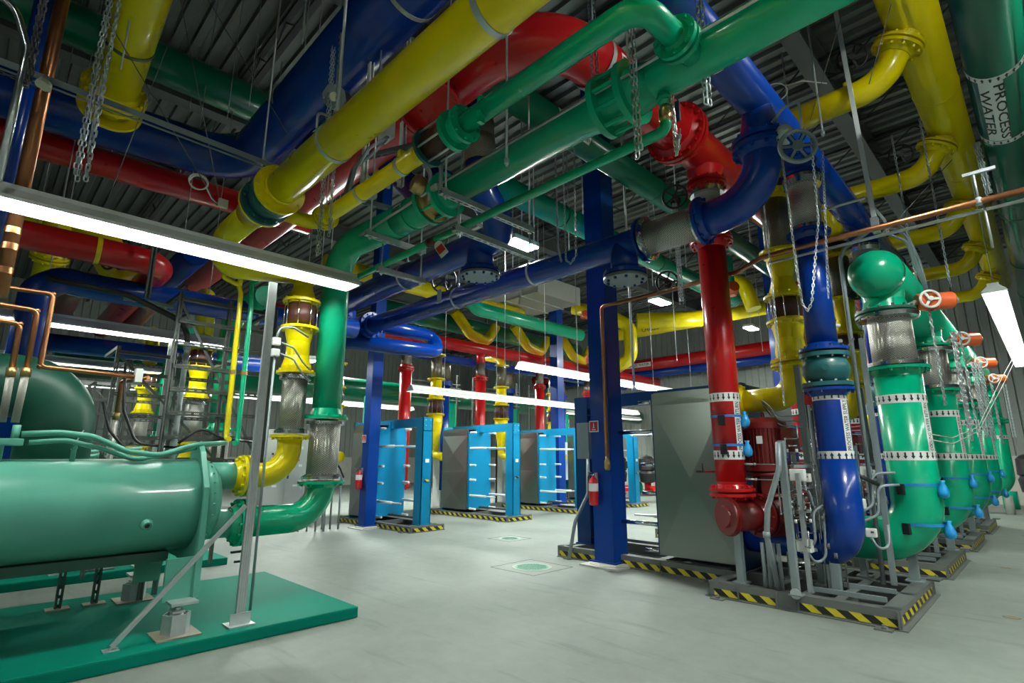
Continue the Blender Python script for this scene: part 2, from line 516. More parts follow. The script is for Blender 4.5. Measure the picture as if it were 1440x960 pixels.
CLAD = mat('grey_wall_cladding', (.24,.26,.24), .6, noise=.12, nscale=2)
BLOCKW = mat('pale_block_wall', (.46,.46,.41), .7, noise=.12, nscale=3, bump=.1)
BEAM = mat('beam_grey_primer', (.09,.10,.098), .55, noise=.15)
JOIST = mat('joist_dark_primer', (.03,.034,.034), .55, noise=.15)
# ribbed deck: trapezoid ribs that run along X
b = MB(); prof = []
y = FLOOR_Y0; P = .30
while y < FLOOR_Y1:
    prof += [(y, CEIL), (y+.13, CEIL), (y+.155, CEIL+.08), (y+.275, CEIL+.08)]
    y += P
prof.append((FLOOR_Y1, CEIL))
top = [b.bm.verts.new((FLOOR_X0, p[0], p[1])) for p in prof]; bot = [b.bm.verts.new((FLOOR_X1, p[0], p[1])) for p in prof]
for i in range(len(prof)-1): b.bm.faces.new((top[i], top[i+1], bot[i+1], bot[i]))
b.box((FLOOR_X0, FLOOR_Y0, CEIL+.1), (FLOOR_X1, FLOOR_Y1, CEIL+.2))
ceiling = tag(b.build('ceiling', DECK), kind='structure')
# wide-flange beams along Y, bar joists along X
for x in (-20.0, -15.6, -11.2, -6.7, -2.1, 2.5, 7.0):
    b = MB(); z0 = CEIL-.62
    b.box((x-.15, FLOOR_Y0, z0), (x+.15, FLOOR_Y1, z0+.03)); b.box((x-.15, FLOOR_Y0, CEIL-.03), (x+.15, FLOOR_Y1, CEIL-.002)); b.box((x-.01, FLOOR_Y0, z0+.03), (x+.01, FLOOR_Y1, CEIL-.03))
    b.build('beam', BEAM, ceiling)
for y in [-4.8+1.9*i for i in range(16)]:
    b = MB()
    b.box((FLOOR_X0, y-.05, CEIL-.06), (FLOOR_X1, y+.05, CEIL-.004)); b.box((FLOOR_X0, y-.05, CEIL-.55), (FLOOR_X1, y+.05, CEIL-.50))
    x = FLOOR_X0; k = 0
    while x < FLOOR_X1-.6:
        b.bar((x, y, CEIL-.52 if k % 2 else CEIL-.05), (x+.6, y, CEIL-.05 if k % 2 else CEIL-.52), .022, .022, Y); x += .6; k += 1
    b.build('joist', JOIST, ceiling)
def clad_wall(name, axis, pos, lo, hi, z0=1.6, z1=CEIL):
    b = MB(); pr = []; s = lo; p = .30
    while s < hi:
        pr += [(s, 0), (s+.2, 0), (s+.22, .04), (s+.28, .04)]; s += p
    pr.append((hi, 0))
    sg = 1
    def pt(q, z): return (q[0], pos+q[1]*sg, z) if axis == 'Y' else (pos-q[1], q[0], z)
    lo_ = [b.bm.verts.new(pt(q, z0)) for q in pr]; hi_ = [b.bm.verts.new(pt(q, z1)) for q in pr]
    for i in range(len(pr)-1): b.bm.faces.new((lo_[i], lo_[i+1], hi_[i+1], hi_[i]))
    w_ = tag(b.build(name, CLAD), kind='structure')
    b = MB()
    if axis == 'Y': b.box((lo, pos-.05, 0), (hi, pos+.25, z0))
    else: b.box((pos-.25, lo, 0), (pos+.05, hi, z0))
    b.build('block_base', BLOCKW, w_)
    return w_
clad_wall('wall_back', 'Y', FLOOR_Y1, FLOOR_X0, FLOOR_X1)
clad_wall('wall_left', 'X', FLOOR_X0, FLOOR_Y0, FLOOR_Y1)
b = MB(); b.box((FLOOR_X1, FLOOR_Y0, 0), (FLOOR_X1+.2, FLOOR_Y1, CEIL)); tag(b.build('wall_right', CLAD), kind='structure')
b = MB(); b.box((FLOOR_X0, FLOOR_Y0-.2, 0), (FLOOR_X1, FLOOR_Y0, CEIL)); tag(b.build('wall_front', CLAD), kind='structure')

# ------------------------------------------------------------------ lamps
def strip_light(label, x, y0, y1, z, power, group='long fluorescent light fittings', along='Y', width=.30):
    """A long industrial fluorescent: sloped white reflector with side slots, two bare tubes, end caps, gear tray."""
    L = y1-y0; c = V((x, (y0+y1)/2, z)) if along == 'Y' else V(((y0+y1)/2, x, z))
    t = thing('fluorescent_light', label, 'light fitting', c, group)
    A = Y if along == 'Y' else X; S = X if along == 'Y' else Y
    b = MB(); hw = width/2; o = c-A*(L/2)
    sec = [(-hw, -.06), (-hw, -.035), (-.07, .05), (-.07, .085), (.07, .085), (.07, .05), (hw, -.035), (hw, -.06), (hw-.006, -.06), (hw-.006, -.032), (.064, .048), (-.064, .048), (-hw+.006, -.032), (-hw+.006, -.06)]
    b.prism([(p[0], p[1]) for p in sec], o, S, Z, A, L); b.build('reflector', WHITE, t)
    b = MB()
    for e in (0, L): b.prism([(-hw, -.06), (-hw, -.035), (-.07, .05), (.07, .05), (hw, -.035), (hw, -.06)], o+A*(e-.008), S, Z, A, .016)
    b.build('end_cap', WHITE, t)
    n = max(1, round(L/1.22)); seg = L/n
    for i in range(n):
        for s in (-.06, .06):
            p = o+A*(seg*i+.04)+S*s+Z*(-.01)
            b = MB(); b.cyl(p, p+A*(seg-.08), .019, seg=10); b.build('tube', emis('fluorescent_tube_%g' % power, (.92, 1.0, .92), power/.75), t)
    return t
# ------------------------------------------------------------------ plate heat exchanger on its skid
def exchanger(name_label, x_end, sgn, y0, y1, paint, skid_len, s_post, s_plate, s_pack, zs, ztop, group, skid_label, npan=1):
    """s runs from the aisle end (x_end) towards the pack; sgn is the direction of +s along X."""
    def q(s, y, z): return V((x_end+sgn*s, y, z))
    yc = (y0+y1)/2
    # skid
    sk = thing('exchanger_skid', skid_label, 'skid', q(skid_len/2, yc, 0), group+' skids')
    for yy, nm in ((y0, -1), (y1, 1)):
        b = MB()
        lo, hi = q(0, 0, 0), q(skid_len, 0, 0); xa, xb = min(lo.x, hi.x), max(lo.x, hi.x)
        b.box((xa, yy-.008, 0), (xb, yy+.008, zs)); b.box((xa, min(yy, yy-nm*.09), zs-.014), (xb, max(yy, yy-nm*.09), zs)); b.box((xa, min(yy+nm*.03, yy-nm*.09), 0), (xb, max(yy+nm*.03, yy-nm*.09), .012))
        for i in range(1, int(skid_len/.9)+1):
            xx = x_end+sgn*i*.9; b.box((xx-.005, min(yy, yy+nm*.028), .012), (xx+.005, max(yy, yy+nm*.028), zs-.012))
        b.build('rail', SKIDGREY, sk)
        b = MB(); w = .055
        if nm < 0: b.box((xa+.04, yy-.0115, .022), (xb-.04, yy-.0085, .022+min(.075, zs*.55)))
        else: b.box((xa+.04, yy+.0085, .022), (xb-.04, yy+.0115, .022+min(.075, zs*.55)))
        b.build('hazard_tape', HAZARD, sk)
    for s in (0.0, skid_len):
        b = MB(); p = q(s, 0, 0).x
        b.box((p-.008, y0, 0), (p+.008, y1, zs)); b.box((min(p, p+sgn*(.08 if s == 0 else -.08)), y0, zs-.014), (max(p, p+sgn*(.08 if s == 0 else -.08)), y1, zs))
        b.build('rail', SKIDGREY, sk)
    b = MB(); p = q(0, 0, 0).x-sgn*.0115
    b.box((min(p, p+sgn*.003), y0+.03, .022), (max(p, p+sgn*.003), y1-.03, .022+min(.075, zs*.55))); b.build('hazard_tape', HAZARD, sk)
    for s in (s_post, s_plate, s_pack-.15):
        b = MB(); p = q(s, 0, 0).x; b.box((p-.06, y0+.01, zs-.09), (p+.06, y1-.01, zs-.002)); b.build('cross_member', SKIDGREY, sk)
    for s in (.25, skid_len-.3):
        b = MB(); p = q(s, 0, 0).x; b.box((p-.06, y0-.11, 0), (p+.06, y0-.02, .012)); b.cyl((p, y0-.07, .012), (p, y0-.07, .035), .012, seg=6); b.build('anchor_plate', SKIDGREY, sk)
    # exchanger
    t = thing('plate_heat_exchanger', name_label, 'heat exchanger', q(s_plate, yc, zs), group)
    b = MB(); p = q(s_post, yc, 0); hw = .13
    for yy in (-1, 1): b.box((p.x-hw, yc+yy*.125-.009, zs), (p.x+hw, yc+yy*.125+.009, ztop))
    b.box((p.x-.008, yc-.118, zs), (p.x+.008, yc+.118, ztop)); b.box((p.x-hw-.02, yc-.16, zs), (p.x+hw+.02, yc+.16, zs+.016))
    b.box((p.x-hw, yc-.125, ztop-.3), (p.x+hw, yc+.125, ztop-.28))
    # closed outer face toward the aisle as in the photo
    fx = p.x-sgn*hw; b.box((min(fx, fx+sgn*.012), yc-.134, zs), (max(fx, fx+sgn*.012), yc+.134, ztop))
    post = b.build('end_post', paint, t)
    b = MB(); b.bolts((fx-sgn*.001, yc, ztop-.12), (-sgn, 0, 0), .09, 4, .012, .014, phase=.5); b.build('bolt', STEEL, post)
    b = MB(); bx0, bx1 = sorted((q(s_post, 0, 0).x+sgn*hw*.0, q(s_pack+.04, 0, 0).x))
    b.box((bx0, yc-.085, ztop-.20), (bx1, yc+.085, ztop-.185)); b.box((bx0, yc-.085, ztop-.015), (bx1, yc+.085, ztop)); b.box((bx0, yc-.085, ztop-.185), (bx1, yc-.07, ztop-.015)); b.box((bx0, yc+.07, ztop-.185), (bx1, yc+.085, ztop-.015))
    b.build('carrying_bar', paint, t)
    zb = zs+.09; zt = ztop-.02
    pl = q(s_plate, 0, 0).x
    b = MB(); b.box((min(pl, pl+sgn*.06), y0+.04, zb), (max(pl, pl+sgn*.06), y1-.04, zt-.16), .008); b.box((min(pl-sgn*.03, pl+sgn*.06), yc-.12, zt-.18), (max(pl-sgn*.03, pl+sgn*.06), yc+.12, zt-.02)); b.build('pressure_plate', paint, t)
    pk = q(s_pack, 0, 0).x
    b = MB(); b.box((min(pk, pk+sgn*.06), y0+.02, zs), (max(pk, pk+sgn*.06), y1-.02, zt), .008); b.build('frame_plate', paint, t)
    b = MB(); a_, c_ = sorted((pl+sgn*.06, pk)); n = 34
    for i in range(n):
        xx = a_+(c_-a_)*(i+.5)/n; b.box((xx-.004, y0+.09, zb+.03), (xx+.004, y1-.09, zt-.2))
    b.build('plate_pack', STEEL, t)
    b = MB()
    for yy, nm in ((y0, -1), (y1, 1)):
        # cross-broken sheet: four triangles to a raised centre, framed by folded edges
        xa, xb = a_+.0, c_; zl, zh = zb-.02, zt-.09; ye = yy-nm*.004
        b.box((xa-.02, min(ye, ye-nm*.04), zl), (xb, max(ye, ye-nm*.04), zh))
        zz = [zl+(zh-.17-zl)*i/npan for i in range(npan+1)]+[zh]
        for i in range(npan+1):
            z0_, z1_ = zz[i], zz[i+1]; yo = ye+nm*.0015; lift = .055 if i < npan else .004
            vs = [b.bm.verts.new(p_) for p_ in ((xa-.02, yo, z0_), (xb, yo, z0_), (xb, yo, z1_), (xa-.02, yo, z1_))]
            ce = b.bm.verts.new(((xa+xb)/2, yo+nm*lift, (z0_+z1_)/2))
            for j in range(4): b.bm.faces.new((vs[j], vs[(j+1)%4], ce))
    b.build('insulation_cover', COVER, t)
    b = MB(); b.box((a_-.01, y0+.05, zt-.10), (c_, y1-.05, zt-.075)); b.build('top_cover', COVER, t)
    zr = zs+(ztop-zs)
    for f, long_ in ((.93, 0), (.745, 1), (.545, 0), (.375, 0), (.195, 1), (.045, 0)):
        for yy in (y0+.075, y1-.075):
            z = zs+(ztop-zs-.05)*f
            b = MB(); r = .017
            tip = pl-sgn*(.98 if long_ else .12)
            b.cyl((pk-sgn*.0, yy, z), (tip, yy, z), r*(1.0 if long_ else .9), seg=10)
            if long_: b.cyl((pl-sgn*.0, yy, z), (pl-sgn*.62, yy, z), r*1.75, seg=12)
            else: b.cyl((pl, yy, z), (pl-sgn*.22, yy, z), r*1.6, seg=10)
            b.lathe([(0, .036), (.03, .036)], (pl, yy, z), (-sgn, 0, 0), 6); rod = b.build('tie_bolt', WHITE if paint is SKY else CHROME, t)
    # guide bar
    b = MB(); b.box((min(pl, q(s_post, 0, 0).x), yc-.03, zs+.10), (max(pl, q(s_post, 0, 0).x), yc+.03, zs+.14)); b.build('guide_bar', DKSTEEL, t)
    return t, sk
COVER = mat('brushed_steel_sheet', (.25,.27,.255), .30, .9, noise=.05, nscale=1.5)

WH = ['on the first skid of the pump row', 'on the second skid along the pump row', 'on the third skid along the pump row', 'on the fourth skid of the pump row']
DY = 2.948
exR = exchanger('dark blue framed heat exchanger with steel cover beside the first pump', -5.80, 1, 6.83, 7.93, NAVY, 2.80, .20, 1.76, 2.86, .165, 2.52, 'dark blue plate heat exchangers', 'striped grey floor skid under the first dark blue heat exchanger')
for k in range(1, 4):
    nth = ('second', 'third', 'fourth')[k-1]
    dup(exR[0], (0, DY*k, 0), 'dark blue framed plate heat exchanger, %s along the pump row' % nth)
    dup(exR[1], (0, DY*k, 0), 'striped grey floor skid under the %s dark blue heat exchanger' % nth)

# ------------------------------------------------------------------ pump skid
SKX0, SKX1, SKY0, SKY1, SKH = -2.985, -1.215, 6.135, 8.0, .165
def pump_skid():
    t = thing('pump_skid', 'grey steel pump skid with black and yellow tape at the front, first of its row', 'skid', ((SKX0+SKX1)/2, (SKY0+SKY1)/2, 0), 'pump skids')
    h = SKH
    for y, s in ((SKY0, 1), (SKY1, -1)):
        b = MB(); b.box((SKX0, y-.006, 0), (SKX1, y+.006, h)); b.box((SKX0, min(y, y+s*.10), h-.012), (SKX1, max(y, y+s*.10), h)); b.box((SKX0-.03, min(y-s*.035, y+s*.1), 0), (SKX1, max(y-s*.035, y+s*.1), .012))
        for x in (SKX0+.32, SKX0+.72, SKX0+.90, SKX1-.012): b.box((x-.006, min(y, y-s*.03), .012), (x+.006, max(y, y-s*.03), h-.01))
        b.build('rail', SKIDGREY, t)
    for x, s in ((SKX0, 1), (SKX1, -1)):
        b = MB(); b.box((x-.006, SKY0, 0), (x+.006, SKY1, h)); b.box((min(x, x+s*.14), SKY0, h-.012), (max(x, x+s*.14), SKY1, h)); b.box((min(x-s*.05, x+s*.1), SKY0-.03, 0), (max(x-s*.05, x+s*.1), SKY1, .012))
        b.build('rail', SKIDGREY, t)
    for y in (6.95, 7.45):
        b = MB(); b.box((SKX0, y-.005, .02), (SKX1, y+.005, h)); b.box((SKX0, y-.05, h-.012), (SKX1, y+.05, h)); b.build('cross_member', SKIDGREY, t)
    for x in (-2.35, -2.02, -1.72):
        b = MB(); b.box((x-.005, SKY0, .02), (x+.005, SKY1, h)); b.box((x-.045, SKY0, h-.012), (x+.045, SKY1, h-.0005)); b.build('cross_member', SKIDGREY, t)
    for (x0, x1, y) in ((-2.02, -1.36, 6.42), (-1.92, -1.36, 6.86)):
        b = MB(); b.box((x0, y-.02, h), (x1, y+.02, h+.042)); b.build('channel', GREYPAINT, t)
    for (a, c) in (((SKX0+.05, SKY0-.0098), (SKX0+.70, 0)), ((SKX0+.93, SKY0-.0098), (SKX1-.02, 0))):
        b = MB(); b.box((a[0], SKY0-.0098, .024), (c[0], SKY0-.0068, .092)); b.build('hazard_tape', HAZARD, t)
    b = MB(); b.box((SKX1+.0068, SKY0+.04, .045), (SKX1+.0098, SKY1-.22, .115)); b.build('hazard_tape', HAZARD, t)
    for x in (SKX0+.12, SKX1-.12):
        b = MB(); b.box((x-.07, SKY0-.13, 0), (x+.07, SKY0-.03, .014)); b.cyl((x, SKY0-.085, .014), (x, SKY0-.085, .05), .012, seg=8); b.cyl((x, SKY0-.085, .014), (x, SKY0-.085, .03), .022, seg=6); b.build('anchor_plate', SKIDGREY, t)
    b = MB(); b.box((SKX1-.04, SKY1-.16, h), (SKX1+.08, SKY1+.02, h+.02)); b.build('lifting_plate', SKIDGREY, t)
    # support legs welded to the skid
    for (x, y, z1, w_) in ((-2.68, 6.28, .70, .038), (-1.335, 7.72, .56, .045), (-1.80, 6.52, .44, .04), (-1.80, 7.62, .46, .035), (-2.35, 6.9, .80, .035)):
        b = MB(); b.box((x-w_, y-w_, h-.01), (x+w_, y+w_, z1)); b.box((x-w_-.04, y-w_-.04, h-.002), (x+w_+.04, y+w_+.04, h+.012)); b.build('support_leg', GREYPAINT, t)
    return t
skid = pump_skid()

# ------------------------------------------------------------------ pump
def pump():
    px, py = -2.50, 6.88
    t = thing('vertical_pump', 'dark red vertical inline pump with tall ribbed motor, first of its row', 'pump', (px, py, SKH), 'dark red inline pumps')
    b = MB(); b.lathe([(1.34, .20), (1.36, .255), (1.42, .255), (1.42, .235), (1.86, .235), (1.86, .255), (1.93, .25), (1.99, .16), (2.0, .0)], (px, py, 0), Z, 32)
    for i in range(36):
        a = 2*PI*i/36
        b.obox((px+.243*math.cos(a), py+.243*math.sin(a), 1.64), (.02, .006, .42), Matrix.Rotation(a, 3, 'Z'))
    m_ = b.build('motor', PUMPRED, t)
    b = MB(); b.torus((px, py, 2.03), X, .035, .009, 16, 6); b.build('lifting_eye', PUMPRED, m_)
    b = MB(); b.box((px+.215, py-.12, 1.58), (px+.36, py+.10, 1.86), .015); b.build('terminal_box', PUMPRED, t)
    b = MB(); b.obox((px+.03, py-.262, 1.72), (.07, .003, .09)); b.build('rating_plate', PAPER, m_)
    b = MB(); b.lathe([(1.05, .17), (1.07, .24), (1.10, .24)], (px, py, 0), Z, 28); b.lathe([(1.30, .24), (1.34, .24)], (px, py, 0), Z, 28)
    for a in (.3, 1.4, 2.6, 3.7, 4.9):
        b.obox((px+.17*math.cos(a), py+.17*math.sin(a), 1.2), (.03, .12, .24), Matrix.Rotation(a, 3, 'Z'))
    b.build('motor_bracket', PUMPRED, t)
    b = MB(); b.cyl((px, py, 1.1), (px, py, 1.34), .03, seg=12); b.build('shaft', CHROME, t)
    b = MB(); b.slathe([(-.25, .05), (-.23, .18), (-.14, .26), (0, .285), (.12, .25), (.18, .2), (.2, .17)], (px, py, .86), Z, 28)
    b.tube([(px, py, .86), (px+.28, py+.25, .86), (px+.34, py+.45, .95)], .13, .1, 18); b.build('volute', PUMPRED, t)
    b = MB(); b.flange((px-.02, py-.30, .86), (-.35, -1, 0), .15, .235, .035, 10, .014)
    b.build('flange', PUMPRED, t)
    # suction strainer body, its end cover toward the aisle, and the top port that takes the red riser
    sx, sy = -2.765, 6.38
    b = MB(); b.cyl((sx+.30, sy+.36, .86), (sx+.02, sy-.12, .86), .165, seg=28); b.cyl((sx-.01, sy+.05, .90), (sx-.01, sy+.05, 1.085), .15, seg=24); b.build('suction_strainer', PUMPRED, t)
    b = MB(); d = V((-.28, -.48, 0)).normalized(); p = V((sx+.02, sy-.12, .86))
    b.lathe([(0, .215), (.035, .215), (.035, .205), (.06, .20), (.06, .12), (.085, .11), (.085, 0)], p, d, 28); b.bolts(p+d*.035, d, .19, 10, .013, .022); b.build('end_cover', PUMPRED, t)
    return t
pmp = pump()

# ------------------------------------------------------------------ red riser
def strap_sensor(parent, c, R, ang, bag=True):
    """blue nylon strap with a dark sensor block and a light blue bag at the knot"""
    c = V(c)
    b = MB(); b.lathe([(-.014, R+.002), (-.014, R+.006), (.014, R+.006), (.014, R+.002)], c, Z, 36, caps=(False, False)); s = b.build('strap', STRAP, parent)
    n = V((math.cos(ang), math.sin(ang), 0)); k = Z.cross(n)
    R3 = Matrix((k, n, Z)).transposed()
    b = MB(); b.obox(c+n*(R+.018)-Z*.05, (.075, .04, .12), R3, .008); b.build('sensor_block', BLACK, s)
    if bag:
        n2 = V((math.cos(ang+1.55), math.sin(ang+1.55), 0))
        b = MB(); b.slathe([(-.14, .01), (-.12, .045), (-.07, .055), (-.02, .04), (.02, .018), (.05, .03)], c+n2*(R+.045), Z, 12); b.build('bag', mat('blue_plastic_bag', (.02,.33,.75), .3), s)
    return s
def red_riser():
    x, y = -2.775, 6.45; R = .172
    t = thing('red_riser_pipe', 'thick red vertical pipe with white arrow bands rising from the first pump', 'pipe', (x, y, 1.1), 'red pump risers')
    b = MB(); b.tube([(x, y, 1.24), (x, y, 4.22)], R, seg=32); b.lathe([(1.13, .13), (1.17, .15), (1.26, R)], (x, y, 0), Z, 28, caps=(False, False)); b.build('pipe', RED, t)
    b = MB(); b.flange((x, y, 1.12), Z, .15, .255, .035, 12, .015); b.build('flange', RED, t)
    b = MB(); b.flange((x, y, 4.27), Z, R, .265, .035, 12, .015, ends=(1, 1)); b.build('flange', RED, t)
    b = MB(); b.tube([(x, y, 4.32), (x, y, 4.95)], R-.01, seg=32); b.build('braided_hose', BRAID, t)
    b = MB(); b.lathe([(4.92, R-.02), (4.92, R+.045), (4.99, R+.045), (4.99, R-.02)], (x, y, 0), Z, 30, caps=(False, False)); b.build('hose_collar', CHROME, t)
    b = MB(); b.flange((x, y, 5.06), Z, R, .255, .035, 12, .015); b.lathe([(5.1, R), (5.16, .19), (5.34, .10)], (x, y, 0), Z, 28, caps=(False, False)); b.build('flange', RED, t)
    for z in (2.225, 1.545): marker_band(t, (x, y, z), Z, R, .105, 18, -1)
    f = V((.96, -.29, 0))
    b = MB(); strip_on_pipe(b, (x, y, 1.885), Z, f, R, .60, .10); s = b.build('pipe_label', PAPER, t)
    text_on_pipe('lettering', 'PROCESS WATER RETURN', .085, (x, y, 1.885), Z, f, R, s, length=.56)
    for z in (2.0, 1.66): strap_sensor(t, (x, y, z), R, -1.45)
    for z in (1.44, 1.27):
        b = MB(); b.cyl((x+R-.02, y, z), (x+R+.10, y-.01, z), .012, seg=8); b.sphere((x+R+.12, y-.01, z), .018, 8); b.cyl((x+R+.1, y-.01, z), (x+.62, y-.02, z), .006, seg=6); b.build('gauge_tap', STEEL, t)
    b = MB(); b.cyl((x-R+.02, y-.05, 1.35), (x-R-.10, y-.10, 1.35), .014, seg=8); b.build('drain_tap', RED, t)
    b = MB(); b.obox((x-R-.15, y-.12, 1.35), (.10, .02, .025)); b.cyl((x-R-.12, y-.11, 1.35), (x-R-.12, y-.11, 1.45), .01, seg=6); b.build('tap_handle', BLACK, t)
    return t
rr = red_riser()

# ------------------------------------------------------------------ yellow riser (expansion joint, reducer, braided hose)
def sight_body(parent, c, R, L, n=8, m=None):
    """brown rubber joint held by tie rods"""
    c = V(c)
    b = MB(); b.lathe([(-L/2, R), (L/2, R)], c, Z, 28); j = b.build('rubber_joint', BROWNRUBBER, parent)
    b = MB()
    for i in range(n):
        a = 2*PI*(i+.3)/n; p = c+V((math.cos(a), math.sin(a), 0))*(R+.025)
        b.cyl(p-Z*(L/2+.04), p+Z*(L/2+.04), .008, seg=6)
    b.build('tie_rod', CHROME, j)
    return j
def yellow_riser():
    x, y = -2.17, 7.12
    t = thing('yellow_riser_pipe', 'yellow pipe with brown joint curving to the first dark blue heat exchanger', 'pipe', (x, y, 2.2), 'yellow exchanger pipes')
    b = MB(); b.tube([(-2.84, y, 2.235), (x, y, 2.235), (x, y, 2.62)], .15, .26, 28, 10)
    b.lathe([(2.70, .175), (2.80, .18), (2.98, .16), (3.14, .185), (3.24, .185)], (x, y, 0), Z, 28, caps=(False, False))
    b.lathe([(3.50, .185), (3.58, .18), (3.78, .125), (3.98, .165), (4.14, .18)], (x, y, 0), Z, 28, caps=(False, False))
    b.tube([(x, y, 4.86), (x, y, 5.9), (-1.9, y, 5.9)], .15, .18, 26, 10); b.build('pipe', YELLOW, t)
    for z in (2.66, 3.22, 3.50, 4.16, 4.87):
        b = MB(); b.flange((x, y, z), Z, .16, .245, .03, 10, .013, neck=.03, ends=(1, 1) if z in (2.66,) else ((0, 1) if z in (3.22, 4.16) else (1, 0))); b.build('flange', YELLOW, t)
    sight_body(t, (x, y, 3.36), .18, .26)
    b = MB(); b.tube([(x, y, 4.18), (x, y, 4.85)], .172, seg=32); b.build('braided_hose', DKBRAID, t)
    b = MB(); b.flange((-2.87, y, 2.235), X, .15, .225, .03, 10, .013); b.build('flange', YELLOW, t)
    # hand-wheel butterfly valve in the branch above
    b = MB(); b.lathe([(5.02, .15), (5.02, .21), (5.10, .21), (5.10, .15)], (x, y, 0), Z, 26); v_ = b.build('butterfly_valve', BLACK, t)
    b = MB(); b.wheel((x-.10, y-.36, 5.06), (.2, -1, .1), .13, .013, 4); b.cyl((x-.06, y-.18, 5.06), (x-.10, y-.36, 5.06), .02, seg=8); b.build('hand_wheel', BLACK, v_)
    return t
yr = yellow_riser()

# ------------------------------------------------------------------ blue riser with strainer
def blue_riser():
    x, y = -1.675, 6.60; R = .166
    t = thing('blue_riser_pipe', 'blue vertical pipe with blue-green check valve and chain loop at the first skid', 'pipe', (x, y, .4), 'blue exchanger risers')
    b = MB(); b.tube([(-2.86, 7.08, .56), (-2.3, 7.0, .56), (x, y, .56), (x, y, 1.5)], .180, [.2, .32], 32, 10)
    b.lathe([(1.4, .180), (1.52, R), (2.22, R), (2.26, .15)], (x, y, 0), Z, 32, caps=(False, False))
    b.tube([(x, y, 2.72), (x, y, 4.08)], .155, seg=30); b.lathe([(4.80, .15), (4.86, .15), (5.0, .19)], (x, y, 0), Z, 28, caps=(False, False)); b.build('pipe', BLUE, t)
    b = MB(); b.lathe([(2.27, .17), (2.27, .25), (2.315, .25), (2.315, .19)], (x, y, 0), Z, 28); b.slathe([(2.31, .16), (2.34, .2), (2.42, .235), (2.50, .235), (2.58, .205), (2.62, .17)], (x, y, 0), Z, 28); b.lathe([(2.60, .17), (2.60, .245), (2.645, .245), (2.645, .18)], (x, y, 0), Z, 28)
    d = V((.25, -1, 0)).normalized(); b.cyl(V((x, y, 2.46))+d*.2, V((x, y, 2.46))+d*.262, .035, seg=12); v_ = b.build('check_valve', VALVE, t)
    b = MB(); b.bolts((x, y, 2.315), Z, .222, 10, .013, .02); b.bolts((x, y, 2.60), -Z, .22, 10, .013, .02); b.build('bolt', STEEL, v_)
    b = MB(); b.flange((x, y, 2.265), Z, R, .255, .03, 10, .013, ends=(0, 1)); b.build('flange', BLUE, t)
    b = MB(); b.flange((x, y, 2.655), Z, .155, .25, .03, 10, .013, ends=(1, 0)); b.build('flange', BLUE, t)
    b = MB(); b.flange((x, y, 4.10), Z, .155, .235, .03, 10, .013, ends=(0, 1)); b.build('flange', BLUE, t)
    b = MB(); b.lathe([(4.11, .15), (4.11, .2), (4.15, .2), (4.15, .155)], (x, y, 0), Z, 28, caps=(False, False)); b.lathe([(4.68, .155), (4.68, .2), (4.74, .215), (4.78, .215), (4.78, .15)], (x, y, 0), Z, 28); b.build('hose_collar', CHROME, t)
    b = MB(); b.tube([(x, y, 4.13), (x, y, 4.72)], .158, seg=32); b.build('braided_hose', BRAID, t)
    b = MB(); b.flange((x, y, 4.79), Z, .15, .215, .03, 10, .013, ends=(1, 0)); b.build('flange', BLUE, t)
    for z in (2.17, 1.53): marker_band(t, (x, y, z), Z, R, .10, 16, 1)
    f = V((.91, -.40, 0))
    b = MB(); strip_on_pipe(b, (x, y, 1.85), Z, f, R, .56, .095); s = b.build('pipe_label', PAPER, t)
    text_on_pipe('lettering', 'PROCESS WATER SUPPLY', .08, (x, y, 1.85), Z, f, R, s, length=.53)
    return t
br = blue_riser()

# ------------------------------------------------------------------ green U-bend riser
def green_riser():
    x, y = -1.20, 7.66; R = .243
    t = thing('green_bend_pipe', 'large green pipe bending up from the first skid with arrow bands and blue straps', 'pipe', (x, y, .4), 'green riser bends')
    b = MB(); b.tube([(-2.86, 7.72, .60), (-2.2, y, .60), (x, y, .60), (x, y, 2.44)], R, [.2, .44], 36, 14); b.lathe([(2.40, R), (2.52, .225)], (x, y, 0), Z, 32, caps=(False, False)); b.build('pipe', GREEN, t)
    b = MB(); b.flange((x, y, 2.565), Z, .23, .335, .035, 14, .014, ends=(0, 1)); b.build('flange', GREEN, t)
    b = MB(); b.lathe([(2.57, .2), (2.57, .30), (2.61, .30), (2.64, .23), (2.64, .2)], (x, y, 0), Z, 30); b.lathe([(3.13, .22), (3.15, .31), (3.20, .32), (3.20, .2)], (x, y, 0), Z, 30); b.build('hose_collar', CHROME, t)
    b = MB(); b.tube([(x, y, 2.62), (x, y, 3.16)], .225, seg=36); b.build('braided_hose', BRAID, t)
    for z in (2.175, 1.535): marker_band(t, (x, y, z), Z, R, .10, 22, -1)
    f = V((.93, -.36, 0))
    b = MB(); strip_on_pipe(b, (x, y, 1.855), Z, f, R, .56, .10); s = b.build('pipe_label', PAPER, t)
    text_on_pipe('lettering', 'COOLING WATER RETURN', .075, (x, y, 1.855), Z, f, R, s, length=.53)
    for z in (1.22, .80): strap_sensor(t, (x, y, z+.0), R, -1.93)
    return t
gr = green_riser()
ROW = ['second', 'third', 'fourth']
for k in range(1, 4):
    o = (0, DY*k, 0); n = ROW[k-1]
    dup(skid, o, 'grey steel pump skid with black and yellow tape, %s along the pump row' % n)
    dup(pmp, o, 'dark red vertical inline pump, %s along the pump row' % n)
    dup(rr, o, 'red vertical pipe rising from the %s pump of the pump row' % n)
    dup(yr, o, 'yellow pipe with braided hose down to the %s dark blue heat exchanger' % n)
    dup(br, o, 'blue vertical pipe with blue-green check valve, %s along the pump row' % n)
    dup(gr, o, 'large green pipe bending up from its skid, %s along the pump row' % n)
